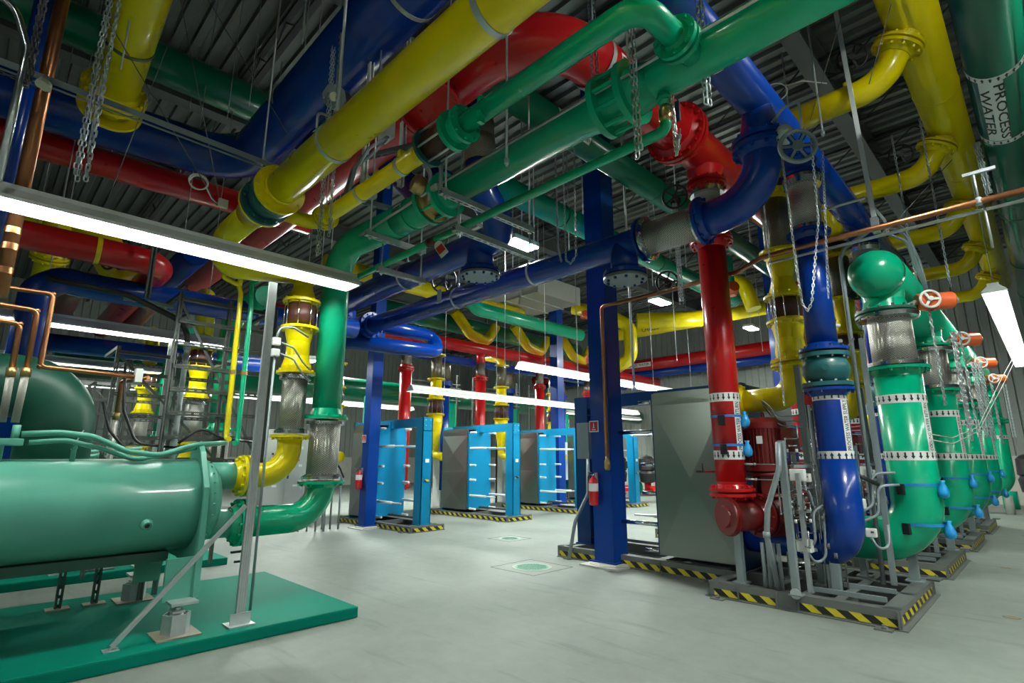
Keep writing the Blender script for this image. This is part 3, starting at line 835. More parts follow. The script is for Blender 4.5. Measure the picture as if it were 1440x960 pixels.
# a fifth green riser without a skid
t = thing('green_standpipe', 'slim green standpipe on a grey stub leg past the last skid, by the far wall', 'pipe', (-1.15, 20.7, 0))
b = MB(); b.tube([(-2.2, 20.7, .66), (-1.15, 20.7, .66), (-1.15, 20.7, 2.45)], .24, .42, 30, 10); b.tube([(-1.15, 20.7, 2.66), (-1.15, 20.7, 3.4)], .22, seg=24); b.build('pipe', GREEN, t)
b = MB(); b.flange((-1.15, 20.7, 2.55), Z, .23, .33, .035, 12, .014); b.build('flange', GREEN, t)
b = MB(); b.cyl((-1.15, 20.7, 0), (-1.15, 20.7, .5), .10, seg=16); b.build('stub_leg', CONC, t)
marker_band(t, (-1.15, 20.7, 2.1), Z, .24, .09, 16, -1)

# green header with domed end and orange actuators
hx, hz = -1.22, 3.68
t = thing('green_header_pipe', 'thick green header with domed end running above the green riser bends', 'pipe', (hx, 7.3, hz))
b = MB(); b.slathe([(0, .01), (.02, .10), (.07, .19), (.14, .25), (.22, .285), (.30, .295)], (hx, 7.15, hz), Y, 36); b.tube([(hx, 7.45, hz), (hx, 21.4, hz)], .295, seg=36)
for k in range(5):
    yy = 7.66+DY*k if k < 4 else 20.7
    b.lathe([(-.42, .245), (-.30, .215), (-.1, .235)], (hx, yy, hz), Z, 30, caps=(False, False)); b.lathe([(-.46, .30), (-.42, .30)], (hx, yy, hz), Z, 28)
b.build('pipe', GREEN, t)
for k in range(4):
    yy = 7.66+DY*k
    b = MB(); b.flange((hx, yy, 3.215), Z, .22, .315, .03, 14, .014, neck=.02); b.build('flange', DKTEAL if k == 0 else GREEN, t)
    if k < 3: clamp_band(t, (hx, yy+1.3, hz), Y, .295, GREEN, .02, 'weld_band')
def actuator(k):
    yy = 7.66+DY*k; c = V((hx+.46, yy+.10, 3.31))
    ax = V((.86, .50, 0)).normalized()
    t = thing('valve_actuator', ['orange valve actuator with white hand wheel below the domed end of the green header', 'orange valve actuator with white hand wheel, second along the green header', 'orange valve actuator, third along the green header', 'orange valve actuator, last along the green header'][k], 'valve actuator', c, 'orange valve actuators')
    b = MB(); b.lathe([(-.17, 0), (-.17, .085), (-.155, .10), (-.02, .10), (-.02, .112), (.02, .112), (.02, .10), (.19, .10), (.205, .085), (.205, 0)], c, ax, 24); b.box(c-V((.10, .10, .10)), c+V((.06, .06, .06)), .02); b.build('housing', ORANGE, t)
    s = V((ax.y, -ax.x, 0)); w_ = c-ax*.08+s*.125
    b = MB(); b.wheel(w_, s, .098, .014, 3, .028); b.cyl(w_-s*.05, w_, .02, seg=8); b.build('hand_wheel', WHITE, t)
    b = MB(); b.cyl(c+ax*.2, c+ax*.25, .03, seg=10); b.build('end_plug', STEEL, t)
    b = MB(); b.cyl(c-ax*.17, c-ax*.40-Z*.12, .035, seg=10); b.build('drive_shaft', STEEL, t)
    return t
for k in range(4): actuator(k)
# ------------------------------------------------------------------ chillers on green pads
CX = -5.85
def slotted(mb, p0, p1, w=.041, up=X, holes=True):
    """a unistrut: C section with punched slots on the back"""
    p0, p1 = V(p0), V(p1); d = (p1-p0).normalized(); L = (p1-p0).length
    s = d.cross(V(up)).normalized(); u = s.cross(d).normalized()
    h = w/2; t = .004
    mb.bar(p0+s*h, p1+s*h, t, w, u); mb.bar(p0-s*h, p1-s*h, t, w, u)
    mb.bar(p0+u*h+s*(h-.008), p1+u*h+s*(h-.008), .016, t, u); mb.bar(p0+u*h-s*(h-.008), p1+u*h-s*(h-.008), .016, t, u)
    if holes and L > .15:
        mb.bar(p0-u*h+s*(h-.007), p1-u*h+s*(h-.007), .014, t, u); mb.bar(p0-u*h-s*(h-.007), p1-u*h-s*(h-.007), .014, t, u)
        n = max(2, int(L/.075)); q = L/n
        for i in range(n): mb.bar(p0-u*h+d*(q*i), p0-u*h+d*(q*i+.03), w-.02, t, u)
    else: mb.bar(p0-u*h, p1-u*h, w, t, u)
    return mb
CW = ['first', 'second', 'third', 'fourth']
def chiller_set(k):
    dx = -3.74*k; n = CW[k]
    def q(x, y, z): return V((x+dx, y, z))
    near = k == 0
    pd = thing('equipment_pad', ['green painted concrete pad under the first teal chiller, reaching into the aisle', 'green painted concrete pad behind the first chiller pad', 'green painted concrete pad, third from the front', 'green painted concrete pad, last of the row'][k], 'pad', q(-6.4, 0, 0), 'green equipment pads')
    b = MB(); b.box(q(-7.38, -4.4, 0), q(-5.03, 2.92, .10), .015); b.build('slab', PADGREEN, pd)
    t = thing('chiller', ['large teal chiller with horizontal shell on the first green pad', 'dark teal chiller behind the first one, mostly hidden', 'teal chiller on the third green pad', 'teal chiller on the last green pad'][k], 'chiller', q(CX, 0, .10), 'teal chillers')
    b = MB(); b.tube([q(CX, -4.2, 1.10), q(CX, 1.56, 1.10)], .40, seg=48); b.build('shell', TEAL, t)
    if near:
        b = MB(); b.lathe([(0, .402), (.012, .402)], q(CX, -.2, 1.1), Y, 48, caps=(False, False)); b.build('weld_seam', TEAL, t)
    b = MB(); b.tube([q(-6.72, -4.2, .98), q(-6.72, 1.56, .98)], .36, seg=36); b.build('second_shell', TEAL, t)
    # tube sheet with lifting lug, down to the feet
    out = [(-.98,.34),(-1.02,.60),(-1.60,.60),(-1.72,.34),(-1.98,.34),(-1.98,.5),(-1.78,.85),(-1.72,1.30),(-1.40,1.42),(-1.05,1.38),(-.98,1.56),(-.86,1.66),(-.78,1.655),(-.66,1.56),(-.43,1.25),(-.41,.95),(-.40,.6),(-.40,.34)]
    b = MB(); b.prism([(p[0]+CX+.85+dx-.0, p[1]) for p in out], (0, 1.545, 0), X, Z, Y, .045); ts = b.build('tube_sheet', TEAL, t)
    b = MB(); b.cyl(q(-5.82, 1.54, 1.605), q(-5.82, 1.595, 1.605), .02, seg=12); b.build('lug_hole', BLACK, ts)
    b = MB(); b.obox(q(-5.46, 1.44, .50), (.04, .22, .34)); b.obox(q(-6.55, 1.44, .50), (.04, .22, .36)); b.build('gusset', TEAL, ts)
    b = MB(); b.lathe([(0, .395), (.05, .395), (.05, .37), (.10, .36), (.15, .30), (.17, .20), (.17, 0)], q(CX, 1.59, 1.10), Y, 40); b.build('water_box', TEAL, t)
    bolt_parts(q(CX, 1.64, 1.10), Y, .382, 24, .011, .02, TEAL, ts)
    b = MB(); b.lathe([(0, .36), (.08, .36), (.12, .30), (.14, .1)], q(-6.72, 1.59, .98), Y, 32); b.build('water_box', TEAL, t)
    for z in (1.335, .885):
        b = MB(); b.cyl(q(CX, 1.70, z), q(CX, 1.905, z), .132, seg=28); b.build('nozzle', TEAL, t)
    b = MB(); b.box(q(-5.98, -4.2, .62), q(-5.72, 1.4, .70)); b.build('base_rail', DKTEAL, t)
    # spring isolators under the tube sheet
    for x, y in ((-5.32, 1.42), (-6.88, 1.42)):
        iso = MB(); iso.box(q(x-.16, y-.16, .10), q(x+.16, y+.16, .112)); i_ = iso.build('isolator_base', DKSTEEL if not near else mat('worn_plate', (.35,.30,.24), .5, .5, noise=.3), t)
        b = MB(); b.lathe([(0, .105), (.15, .105), (.15, .09), (.01, .09)], q(x-.0, y, .112), Z, 6, smooth=False); b.build('isolator_housing', STEEL, i_)
        b = MB(); b.cyl(q(x, y, .12), q(x, y, .27), .05, seg=14); b.box(q(x-.065, y-.045, .272), q(x+.065, y+.045, .288)); b.cyl(q(x, y, .26), q(x, y, .345), .014, seg=8); b.cyl(q(x, y, .288), q(x, y, .308), .026, seg=6); b.box(q(x-.16, y-.06, .325), q(x+.06, y+.14, .345)); b.build('adjusting_bolt', STEEL, i_)
    b = MB(); d = V((1, -.0, -.35)).normalized(); p = q(CX, 1.15, 1.1)+d*.395
    b.lathe([(0, .045), (.03, .045), (.05, .034), (.05, .02)], p, d, 16, caps=(False, False)); pl = b.build('plug_fitting', TEAL, t)
    b = MB(); b.cyl(p+d*.02, p+d*.042, .021, seg=6); b.build('plug', BLACK, pl)
    # fat suction pipe turning down behind the shell
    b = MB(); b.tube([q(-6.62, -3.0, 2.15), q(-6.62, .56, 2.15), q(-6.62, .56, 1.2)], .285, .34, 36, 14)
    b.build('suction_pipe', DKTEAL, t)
    b = MB(); b.lathe([(-.02, .287), (-.02, .291), (.02, .291), (.02, .287)], q(-6.62, .56, 1.78), Z, 36, caps=(False, False)); b.build('weld_seam', DKTEAL, t)
    # manifold and two fat hoses running over the shell
    b = MB(); b.cyl(q(-5.74, .16, 1.48), q(-5.74, .16, 1.64), .035, seg=16); b.box(q(-5.80, -.2, 1.60), q(-5.69, .30, 1.655), .008)
    for yy in (.0, .10, .245): b.cyl(q(-5.74, yy, 1.64), q(-5.74, yy, 1.76), .026, seg=14)
    b.cyl(q(-5.74, .62, 1.48), q(-5.74, .62, 1.585), .018, seg=10); b.sphere(q(-5.74, .62, 1.59), .024, 10); b.build('manifold', TEAL, t)
    b = MB(); b.tube([q(-5.74, .28, 1.69), q(-5.73, .5, 1.71), q(-5.70, .72, 1.685), q(-5.66, .98, 1.56), q(-5.66, 1.22, 1.53), q(-5.72, 1.5, 1.63), q(-5.9, 1.82, 1.655)], .024, .25, 12, 5); b.build('hose', TEAL, t)
    b = MB(); b.tube([q(-5.70, .33, 1.625), q(-5.70, .55, 1.65), q(-5.72, .80, 1.585), q(-5.72, 1.05, 1.49), q(-5.76, 1.3, 1.545), q(-5.9, 1.78, 1.66)], .02, .25, 12, 5); b.build('hose', TEAL, t)
    b = MB(); b.bar(q(-5.74, .60, 1.575), q(-5.72, .66, 1.735), .008, .008); b.build('cable_tie', PAPER, t)
    # --- yellow chilled water line up to the overhead run
    x, y = CX, 2.45
    t = thing('yellow_chiller_pipe', ['yellow pipe from the top nozzle of the first chiller up and overhead', 'yellow pipe rising from the second teal chiller', 'yellow pipe rising from the third teal chiller', 'yellow pipe rising from the last teal chiller'][k], 'pipe', q(x, y, 1.3), 'yellow chiller pipes')
    b = MB(); b.cyl(q(x, 1.905, 1.335), q(x, 1.98, 1.335), .134, seg=28); b.tube([q(x, 1.96, 1.335), q(x, y, 1.335), q(x, y, 1.72)], .125, .28, 28, 12); b.lathe([(1.70, .125), (1.75, .14)], q(x, y, 0), Z, 28, caps=(False, False))
    b.lathe([(2.42, .155), (2.50, .16), (2.62, .125), (2.78, .125), (2.92, .16), (2.96, .16)], q(x, y, 0), Z, 28, caps=(False, False))
    b.lathe([(3.22, .16), (3.26, .16), (3.42, .105), (3.5, .105)], q(x, y, 0), Z, 28, caps=(False, False))
    if near: b.tube([q(x, y, 3.48), q(x, y, 3.60), (x-.17, 1.63, 3.52), (x-.17, 1.63, 3.86), (-5.25, 1.63, 3.86)], .13, [.2, .15, .15], 28, 10)
    else: b.tube([q(x, y, 3.48), q(x, y, 4.2), q(x-1.0, y, 4.2)], .13, .25, 24, 8)
    b.build('pipe', YELLOW, t)
    b = MB(); b.flange(q(x, 2.01, 1.335), Y, .125, .205, .03, 12, .013); b.build('flange', YELLOW, t)
    for z, e in ((1.765, (0, 1)), (2.405, (1, 0)), (2.965, (0, 1)), (3.225, (1, 0))):
        b = MB(); b.flange(q(x, y, z), Z, .125, .205, .028, 10, .012, neck=.03, ends=e); b.build('flange', YELLOW, t)
    b = MB(); b.lathe([(1.77, .1), (1.77, .17), (1.80, .17), (1.83, .128), (1.83, .1)], q(x, y, 0), Z, 28); b.lathe([(2.34, .12), (2.36, .165), (2.40, .165), (2.40, .1)], q(x, y, 0), Z, 28); b.build('hose_collar', CHROME, t)
    b = MB(); b.tube([q(x, y, 1.81), q(x, y, 2.36)], .13, seg=32); b.build('braided_hose', BRAID, t)
    sight_body(t, q(x, y, 3.095), .15, .23)
    if near:
        # overhead run along X
        yo, zo, R = 1.63, 3.86, .145
        b = MB(); b.tube([(-5.27, yo, zo), (-4.98, yo, zo)], R, seg=36)
        b.tube([(-4.52, yo, zo), (.9, yo, zo)], R, seg=36); ov = b.build('overhead_run', YELLOW, t)
        b = MB(); b.lathe([(-.05, R), (-.03, .165), (0, .225), (.035, .225), (.035, R)], (-4.975, yo, zo), X, 34)
        b.lathe([(0, R), (0, .225), (.035, .225), (.035, R), (.10, R+.005)], (-4.60, yo, zo), X, 34); b.bolts((-4.565, yo, zo), X, .195, 12, .013, .02); b.build('flange', YELLOW, ov)
        b = MB(); b.lathe([(0, .12), (0, .222), (.04, .222), (.04, .18)], (-4.94, yo, zo), X, 34); b.slathe([(.04, .17), (.10, .18), (.18, .205), (.24, .21), (.28, .2)], (-4.94, yo, zo), X, 34); b.lathe([(.28, .12), (.28, .218), (.335, .222), (.335, .1)], (-4.94, yo, zo), X, 34); cv = b.build('check_valve', VALVE, ov)
        bolt_parts((-4.90, yo, zo), X, .2, 12, .011, .02, CHROME, ov)
        for xx in (-3.55, -5.12, -1.78): clamp_band(ov, (xx, yo, zo), X, R, STEEL, .04)
    # --- green line
    x, y = CX, 2.84
    t = thing('green_chiller_pipe', ['green pipe from the lower nozzle of the first chiller up and overhead', 'green pipe rising from the second teal chiller', 'green pipe rising from the third teal chiller', 'green pipe rising from the last teal chiller'][k], 'pipe', q(x, y, .9), 'green chiller pipes')
    R = .160
    b = MB(); b.cyl(q(x, 1.905, .885), q(x, 1.98, .885), .134, seg=28); b.tube([q(x, 1.96, .885), q(x, y, .885), q(x, y, 1.25)], R-.012, .34, 30, 14)
    if near: b.tube([q(x, y, 2.0), q(x, y, 3.99), (-4.42, y, 3.93)], R, .42, 32, 14); b.tube([(-4.5, y, 3.93), (-3.98, y, 3.93)], R, seg=32)
    else: b.tube([q(x, y, 2.0), q(x, y, 3.9), q(x+1.5, y, 3.9)], R, .4, 28, 12)
    b.lathe([(1.96, .185), (2.06, R)], q(x, y, 0), Z, 30, caps=(False, False)); b.build('pipe', GREEN, t)
    b = MB(); b.flange(q(x, 2.02, .885), Y, .148, .225, .03, 12, .013); b.build('flange', GREEN, t)
    for z, e in ((1.275, (0, 1)), (1.925, (1, 0))):
        b = MB(); b.flange(q(x, y, z), Z, R, .25, .03, 10, .013, neck=.04, ends=e); b.build('flange', GREEN, t)
    b = MB(); b.lathe([(1.285, .1), (1.285, .215), (1.31, .215), (1.34, .165), (1.34, .1)], q(x, y, 0), Z, 30); b.lathe([(1.86, .12), (1.88, .21), (1.915, .21), (1.915, .1)], q(x, y, 0), Z, 30); b.build('hose_collar', CHROME, t)
    b = MB(); b.tube([q(x, y, 1.32), q(x, y, 1.88)], .168, seg=34); b.build('braided_hose', BRAID, t)
    b = MB(); p = q(-5.75, 1.66, .90); d = V((.25, .5, .85)).normalized(); b.cyl(p, p+d*.14, .032, seg=12); b.cyl(p+d*.14, p+d*.19, .022, seg=10); b.tube([p+d*.18, p+d*.24+Z*.02, p+V((-.02, .02, .35))], .007, .04, 6); b.build('flow_sensor', DKTEAL, t)
    b = MB(); b.cyl(q(x+.05, 2.10, .74), q(x+.05, 2.10, .50), .014, seg=8); b.cyl(q(x+.05, 2.10, .58), q(x+.05, 2.10, .62), .026, seg=8); b.build('drain', DKSTEEL, t)
    b = MB(); b.obox(q(x+.08, 2.02, .62), (.025, .16, .02)); b.obox(q(x+.08, 2.04, .53), (.025, .12, .02)); b.build('drain_lever', BLACK, t)
    if near:
        yo, zo = y, 3.94
        b = MB(); b.lathe([(0, .12), (0, .215), (.05, .215), (.05, .16)], (-3.98, yo, zo), X, 28); b.lathe([(.24, .14), (.24, .215), (.29, .215), (.30, .15), (.40, .135)], (-3.98, yo, zo), X, 28); b.bolts((-3.93, yo, zo), X, .19, 8, .016, .2); b.build('flange', GREEN, t)
        b = MB(); b.lathe([(.05, .20), (.10, .205), (.12, .17), (.2, .17), (.24, .20)], (-3.98, yo, zo), X, 28); vb = b.build('valve_body', BRASS, t)
        b = MB(); b.lathe([(-.07, .02), (-.06, .08), (0, .095), (.05, .085), (.07, .03)], V((-3.84, yo-.24, zo+.06)), V((-.3, -1, .3)), 20); b.build('valve_dial', BRASS, vb)
        b = MB(); b.tube([(-3.62, yo, zo), (.9, yo, zo)], .135, seg=34); ov = b.build('overhead_run', GREEN, t)
        b = MB(); b.lathe([(0, .14), (.08, .16), (.12, .165), (.12, .225), (.165, .225), (.165, .15), (.33, .15), (.33, .225), (.375, .225), (.375, .165), (.42, .16), (.52, .136)], (-2.03, yo, zo), X, 32, caps=(False, False)); b.bolts((-1.865, yo, zo), X, .198, 10, .016, .165); b.build('flange', GREEN, ov)
        b = MB(); b.cyl((-1.45, yo, zo-.12), (-1.45, yo, zo-.22), .035, seg=14); b.cyl((-1.45, yo, zo-.155), (-1.45, yo, zo-.185), .048, seg=14); b.build('outlet_stub', GREEN, ov)
        for xx in (-4.75, -4.25): clamp_band(t, (xx, y, 3.93), X, R, GREEN, .02, 'weld_band')
    # --- tall strut post with its diagonal brace
    t = thing('strut_post', ['tall galvanised strut post bolted to the first green pad in front of the pipes', 'galvanised strut post on the second green pad', 'galvanised strut post on the third green pad', 'galvanised strut post on the last green pad'][k], 'post', q(-5.225, 1.885, .10), 'galvanised strut posts')
    b = MB()
    for o_ in (-.018, .018): slotted(b, q(-5.225, 1.885+o_, .11), q(-5.225, 1.885+o_, 3.20), .034, X, False)
    b.build('post', STEEL, t)
    b = MB(); b.box(q(-5.32, 1.78, .10), q(-5.13, 1.99, .112)); b.box(q(-5.21, 1.80, .112), q(-5.20, 1.97, .2)); b.build('base_plate', STEEL, t)
    b = MB(); slotted(b, q(-5.225, .985, .125), q(-5.225, 1.84, 1.09), .03, X, False); b.build('brace', STEEL, t)
    b = MB(); b.box(q(-5.27, .93, .10), q(-5.18, 1.03, .108)); b.bar(q(-5.225, .97, .108), q(-5.225, 1.02, .16), .04, .008); b.build('base_plate', STEEL, t)
for k in range(3): chiller_set(k)

# slotted unistrut racks standing beside each chiller
def rack(k, x, y0, y1, zt, nbar=5):
    t = thing('strut_rack', 'open rack of slotted galvanised strut %s' % ['beside the first chiller pipes', 'between the first and second chillers', 'beyond the second chiller', 'beyond the third chiller'][k], 'rack', (x, (y0+y1)/2, 0), 'slotted strut racks')
    for i, y in enumerate((y0, (y0+y1)/2, y1)):
        b = MB(); slotted(b, (x, y, .10 if i == 0 or k else 1.2), (x, y, zt), .041, X); b.build('upright', DKSTEEL, t)
    for i in range(nbar):
        z = zt-.08-(zt-1.3)*i/nbar
        b = MB(); slotted(b, (x+.03, y0, z), (x+.03, y1, z), .041, X); b.build('rail', DKSTEEL, t)
    for y in (y0, y1):
        b = MB(); slotted(b, (x, y, zt-.02), (x-.9, y, zt-.02), .041, Z); b.build('arm', DKSTEEL, t)
    b = MB(); b.bar((x, y0, zt-.1), (x, y1, 1.4), .03, .006, X); b.build('brace', DKSTEEL, t)
    return t
rack(0, -6.75, 1.45, 2.5, 3.35, 8)
rack(1, -8.5, 1.2, 2.6, 2.95, 6)
rack(2, -10.6, 1.7, 2.9, 3.1, 6)
rack(3, -14.2, 1.7, 2.9, 3.1, 6)
# ------------------------------------------------------------------ overhead pipework
def pipe_thing(name, label, m, runs, loc, group=None, seg=32):
    t = thing(name, label, 'pipe', loc, group); b = MB()
    for r in runs: b.tube(r[0], r[1], r[2] if len(r) > 2 else None, seg, 12)
    b.build('pipe', m, t); return t
# bypass between the overhead yellow and green runs
t = thing('bypass_pipe', 'slim pipe, yellow then green, bridging the overhead yellow and green runs', 'pipe', (-3, 2.17, 3.85))
b = MB(); b.tube([(-5.02, 1.70, 3.86), (-5.02, 2.17, 3.85), (-3.22, 2.17, 3.85)], .072, .13, 26, 10); b.lathe([(0, .072), (.10, .105), (.14, .105)], (-3.22, 2.17, 3.85), X, 26, caps=(False, False)); yp = b.build('yellow_pipe', YELLOW, t)
b = MB(); b.flange((-4.80, 2.17, 3.85), X, .072, .125, .025, 8, .011, neck=.03); b.build('flange', YELLOW, yp)
b = MB(); b.box((-3.48, 2.14, 3.92), (-3.44, 2.20, 3.99)); b.box((-3.86, 2.15, 3.92), (-3.83, 2.19, 3.97)); b.build('lug', YELLOW, yp)
b = MB(); b.lathe([(0, .10), (0, .15), (.03, .15), (.03, .10)], (-3.09, 2.17, 3.85), X, 26); yf = b.build('joint_flange', VALVE, t)
b = MB(); b.cyl((-3.06, 2.17, 3.85), (-2.80, 2.17, 3.85), .11, seg=26); rj = b.build('rubber_joint', BROWNRUBBER, t)
b = MB()
for i in range(6):
    a = 2*PI*(i+.4)/6; p = V((0, .128*math.cos(a), .128*math.sin(a)))
    b.cyl(V((-3.1, 2.17, 3.85))+p, V((-2.76, 2.17, 3.85))+p, .009, seg=6)
b.build('tie_rod', STEEL, rj)
b = MB(); b.tube([(-2.70, 2.17, 3.85), (-1.20, 2.17, 3.86), (-1.20, 2.75, 3.90)], .072, .14, 28, 12); gp = b.build('green_pipe', GREEN, t)
b = MB(); b.lathe([(0, .10), (0, .15), (.04, .15), (.04, .10), (.12, .10), (.12, .14), (.15, .14), (.15, .075)], (-2.79, 2.17, 3.85), X, 26); b.bolts((-2.64, 2.17, 3.85), X, .12, 8, .011, .016); b.flange((-1.20, 2.56, 3.885), Y, .075, .13, .028, 8, .011, neck=.02); b.build('flange', GREEN, gp)
for xx in (-4.1, -3.45): clamp_band(yp, (xx, 2.17, 3.85), X, .072, STEEL, .035)
b = MB(); b.obox((-2.43, 2.13, 3.83), (.03, .05, .2)); b.build('lug', GREEN, gp)

# thin green drain line under them with brass valve
t = thing('drain_line', 'thin green pipe with brass valve running below the overhead green run', 'pipe', (-3, 2.84, 3.54))
b = MB(); b.tube([(-5.3, 2.84, 3.52), (-3.98, 2.84, 3.53)], .036, seg=18); b.tube([(-3.86, 2.84, 3.535), (-1.45, 2.84, 3.545), (-1.45, 2.84, 3.60)], .036, .05, 18); b.build('pipe', GREEN, t)
b = MB(); b.lathe([(0, .045), (.03, .045), (.03, .038), (.09, .038), (.09, .045), (.12, .045)], (-3.98, 2.84, 3.53), X, 14); b.build('coupling', BROWNRUBBER, t)
b = MB(); b.lathe([(0, .028), (.03, .04), (.09, .04), (.12, .028)], (-1.45, 2.84, 3.60), Z, 14); b.cyl((-1.45, 2.84, 3.66), (-1.38, 2.80, 3.66), .016, seg=8); b.build('valve_body', BRASS, t)
b = MB(); b.obox((-1.345, 2.80, 3.61), (.03, .012, .14)); b.build('valve_lever', mat('dark_blue_grip', (.01,.03,.10), .5), t)
b = MB(); b.prism([(-.045,-.09),(.045,-.09),(.045,.05),(.02,.08),(-.02,.08),(-.045,.05)], (-3.72, 2.79, 3.39), V((.75,.3,.55)).normalized(), V((-.5,-.2,.8)).normalized(), V((.3,-.9,.1)), .003); tg = b.build('lock_tag', PAPER, t)
b = MB(); b.prism([(-.038,-.05),(.038,-.05),(.038,.03),(-.038,.03)], (-3.721, 2.786, 3.39), V((.75,.3,.55)).normalized(), V((-.5,-.2,.8)).normalized(), V((.3,-.9,.1)), -.002); b.build('tag_print', SIGNRED, tg)

# blue header over the pump row with a drop to the hose and the long cross run
bx, bz, bR = -1.69, 5.20, .19
t = thing('blue_header_pipe', 'thick blue header running above the pump row of skids', 'pipe', (bx, 8, bz))
b = MB(); b.tube([(bx, .6, bz), (bx, 16.8, bz)], bR, seg=40)
for k in range(4): b.lathe([(0, .15), (.1, .15), (.24, .17)], (bx+.02, 6.6+DY*k, 4.80), Z, 26, caps=(False, False))
b.lathe([(-.49, .19), (-.36, .19), (-.1, .15)], (bx, 5.35, bz), Z, 30, caps=(False, False)); b.build('pipe', BLUE, t)
marker_band(t, (bx, 4.35, bz), Y, bR, .11, 22, 1)
for yy in (9.0, 12.2): clamp_band(t, (bx, yy, bz), Y, bR, BLUE, .02, 'weld_band')
t = thing('blue_cross_pipe', 'blue pipe with braided hose crossing in front of the tall blue column', 'pipe', (-4, 5.35, 4.1))
b = MB(); b.tube([(bx, 5.35, 4.60), (bx, 5.35, 4.08), (-2.36, 5.35, 4.06)], .19, .50, 36, 16); b.tube([(-3.06, 5.35, 4.06), (-3.25, 5.35, 4.07), (-9.6, 5.35, 4.12)], .165, None, 32)
b.tube([(-3.40, 5.35, 4.06), (-3.40, 5.35, 3.74)], .165, seg=32); b.lathe([(3.70, .15), (3.76, .17)], (-3.40, 5.35, 0), Z, 28, caps=(False, False)); b.sphere((-9.6, 5.35, 4.12), .165, 20); b.build('pipe', BLUE, t)
b = MB(); b.flange((bx, 5.35, 4.67), Z, .19, .285, .045, 12, .017); b.build('flange', BLUE, t)
b = MB(); b.flange((-2.40, 5.35, 4.06), X, .19, .27, .03, 12, .015, ends=(1, 0)); b.build('flange', BLUE, t)
b = MB(); b.flange((-3.08, 5.35, 4.06), X, .17, .27, .03, 12, .015, ends=(0, 1)); b.build('flange', BLUE, t)
b = MB(); b.lathe([(0, .12), (0, .26), (.03, .265), (.05, .22), (.05, .1)], (-3.07, 5.35, 4.06), X, 34); b.bolts((-3.04, 5.35, 4.06), X, .235, 12, .014, .02); b.lathe([(-.06, .1), (-.05, .22), (-.02, .25), (0, .25), (0, .1)], (-2.40, 5.35, 4.06), X, 30); b.build('hose_collar', CHROME, t)
b = MB(); b.tube([(-3.03, 5.35, 4.06), (-2.42, 5.35, 4.06)], .19, seg=40); b.build('braided_hose', BRAID, t)
b = MB(); b.flange((-3.40, 5.35, 3.66), Z, .165, .262, .05, 10, .017, ends=(1, 0)); b.build('flange', BLUE, t)
b = MB(); b.lathe([(0, .262), (.04, .262), (.04, 0)], (-3.40, 5.35, 3.66), -Z, 34); bf = b.build('blind_flange', GREYPAINT, t)
bolt_parts((-3.40, 5.35, 3.62), -Z, .212, 10, .017, .026, NAVY, bf)
for xx in (-4.9, -6.6): clamp_band(t, (xx, 5.35, 4.09), X, .165, STEEL, .04)
# second blue cross run with an end elbow and a blind flange
t = thing('blue_stub_pipe', 'dark blue cross pipe with blind flange hanging under it, ending in an upturned elbow', 'pipe', (-6, 4.6, 4.4))
b = MB(); b.tube([(-9.6, 4.6, 4.36), (-4.72, 4.6, 4.40), (-4.74, 4.2, 4.85), (-4.76, 4.1, 6.1)], .205, [.34, .34], 36, 14); b.tube([(-5.22, 4.6, 4.4), (-5.22, 4.6, 4.06)], .185, seg=32); b.sphere((-9.6, 4.6, 4.36), .205, 24); b.lathe([(4.02, .16), (4.1, .19)], (-5.22, 4.6, 0), Z, 28, caps=(False, False)); b.build('pipe', BLUE, t)
b = MB(); b.flange((-5.22, 4.6, 3.97), Z, .18, .27, .04, 12, .018, ends=(1, 0)); b.build('flange', BLUE, t)
b = MB(); b.lathe([(0, .27), (.035, .27), (.035, 0)], (-5.22, 4.6, 3.965), -Z, 36); bf = b.build('blind_flange', GREYPAINT, t)
bolt_parts((-5.22, 4.6, 3.93), -Z, .235, 12, .018, .026, NAVY, bf)
for xx in (-7.0,): clamp_band(t, (xx, 4.6, 4.38), X, .205, STEEL, .04)
b = MB(); b.tube([(-4.748, 4.155, 5.25), (-4.757, 4.115, 5.85)], .215, seg=34); b.build('braided_hose', DKBRAID, t)
# vertical valve cluster where the cross runs end on the far side
t = thing('blue_valve_riser', 'dark blue flanged valve riser at the far end of the two blue cross pipes', 'pipe', (-9.7, 5.0, 4.0))
b = MB(); b.tube([(-9.75, 5.0, 3.75), (-9.75, 5.0, 4.75)], .19, seg=30); b.tube([(-9.75, 5.35, 4.12), (-9.75, 4.5, 4.2)], .19, seg=30); b.lathe([(0, .26), (.05, .26), (.05, 0)], (-9.75, 5.0, 4.16), -Y, 28); b.build('pipe', BLUE, t)
b = MB(); b.flange((-9.75, 5.0, 3.98), Z, .19, .28, .04, 12, .017); b.build('flange', BLUE, t)
b = MB(); b.flange((-9.35, 4.6, 4.36), X, .205, .30, .04, 12, .018); b.build('flange', BLUE, t)
b = MB(); b.flange((-9.35, 5.35, 4.12), X, .165, .26, .04, 12, .017); b.build('flange', BLUE, t)
# the light-topped blue U return below
t = thing('blue_return_bend', 'blue pipe folding back in a tight U bend beside the far blue column', 'pipe', (-9.7, 6.5, 4.0))
b = MB(); b.tube([(-9.7, 4.9, 3.80), (-9.7, 7.30, 3.90), (-10.1, 7.45, 4.35), (-9.85, 5.7, 4.30)], .155, [.28, .26], 28, 10); b.build('pipe', BLUE, t)

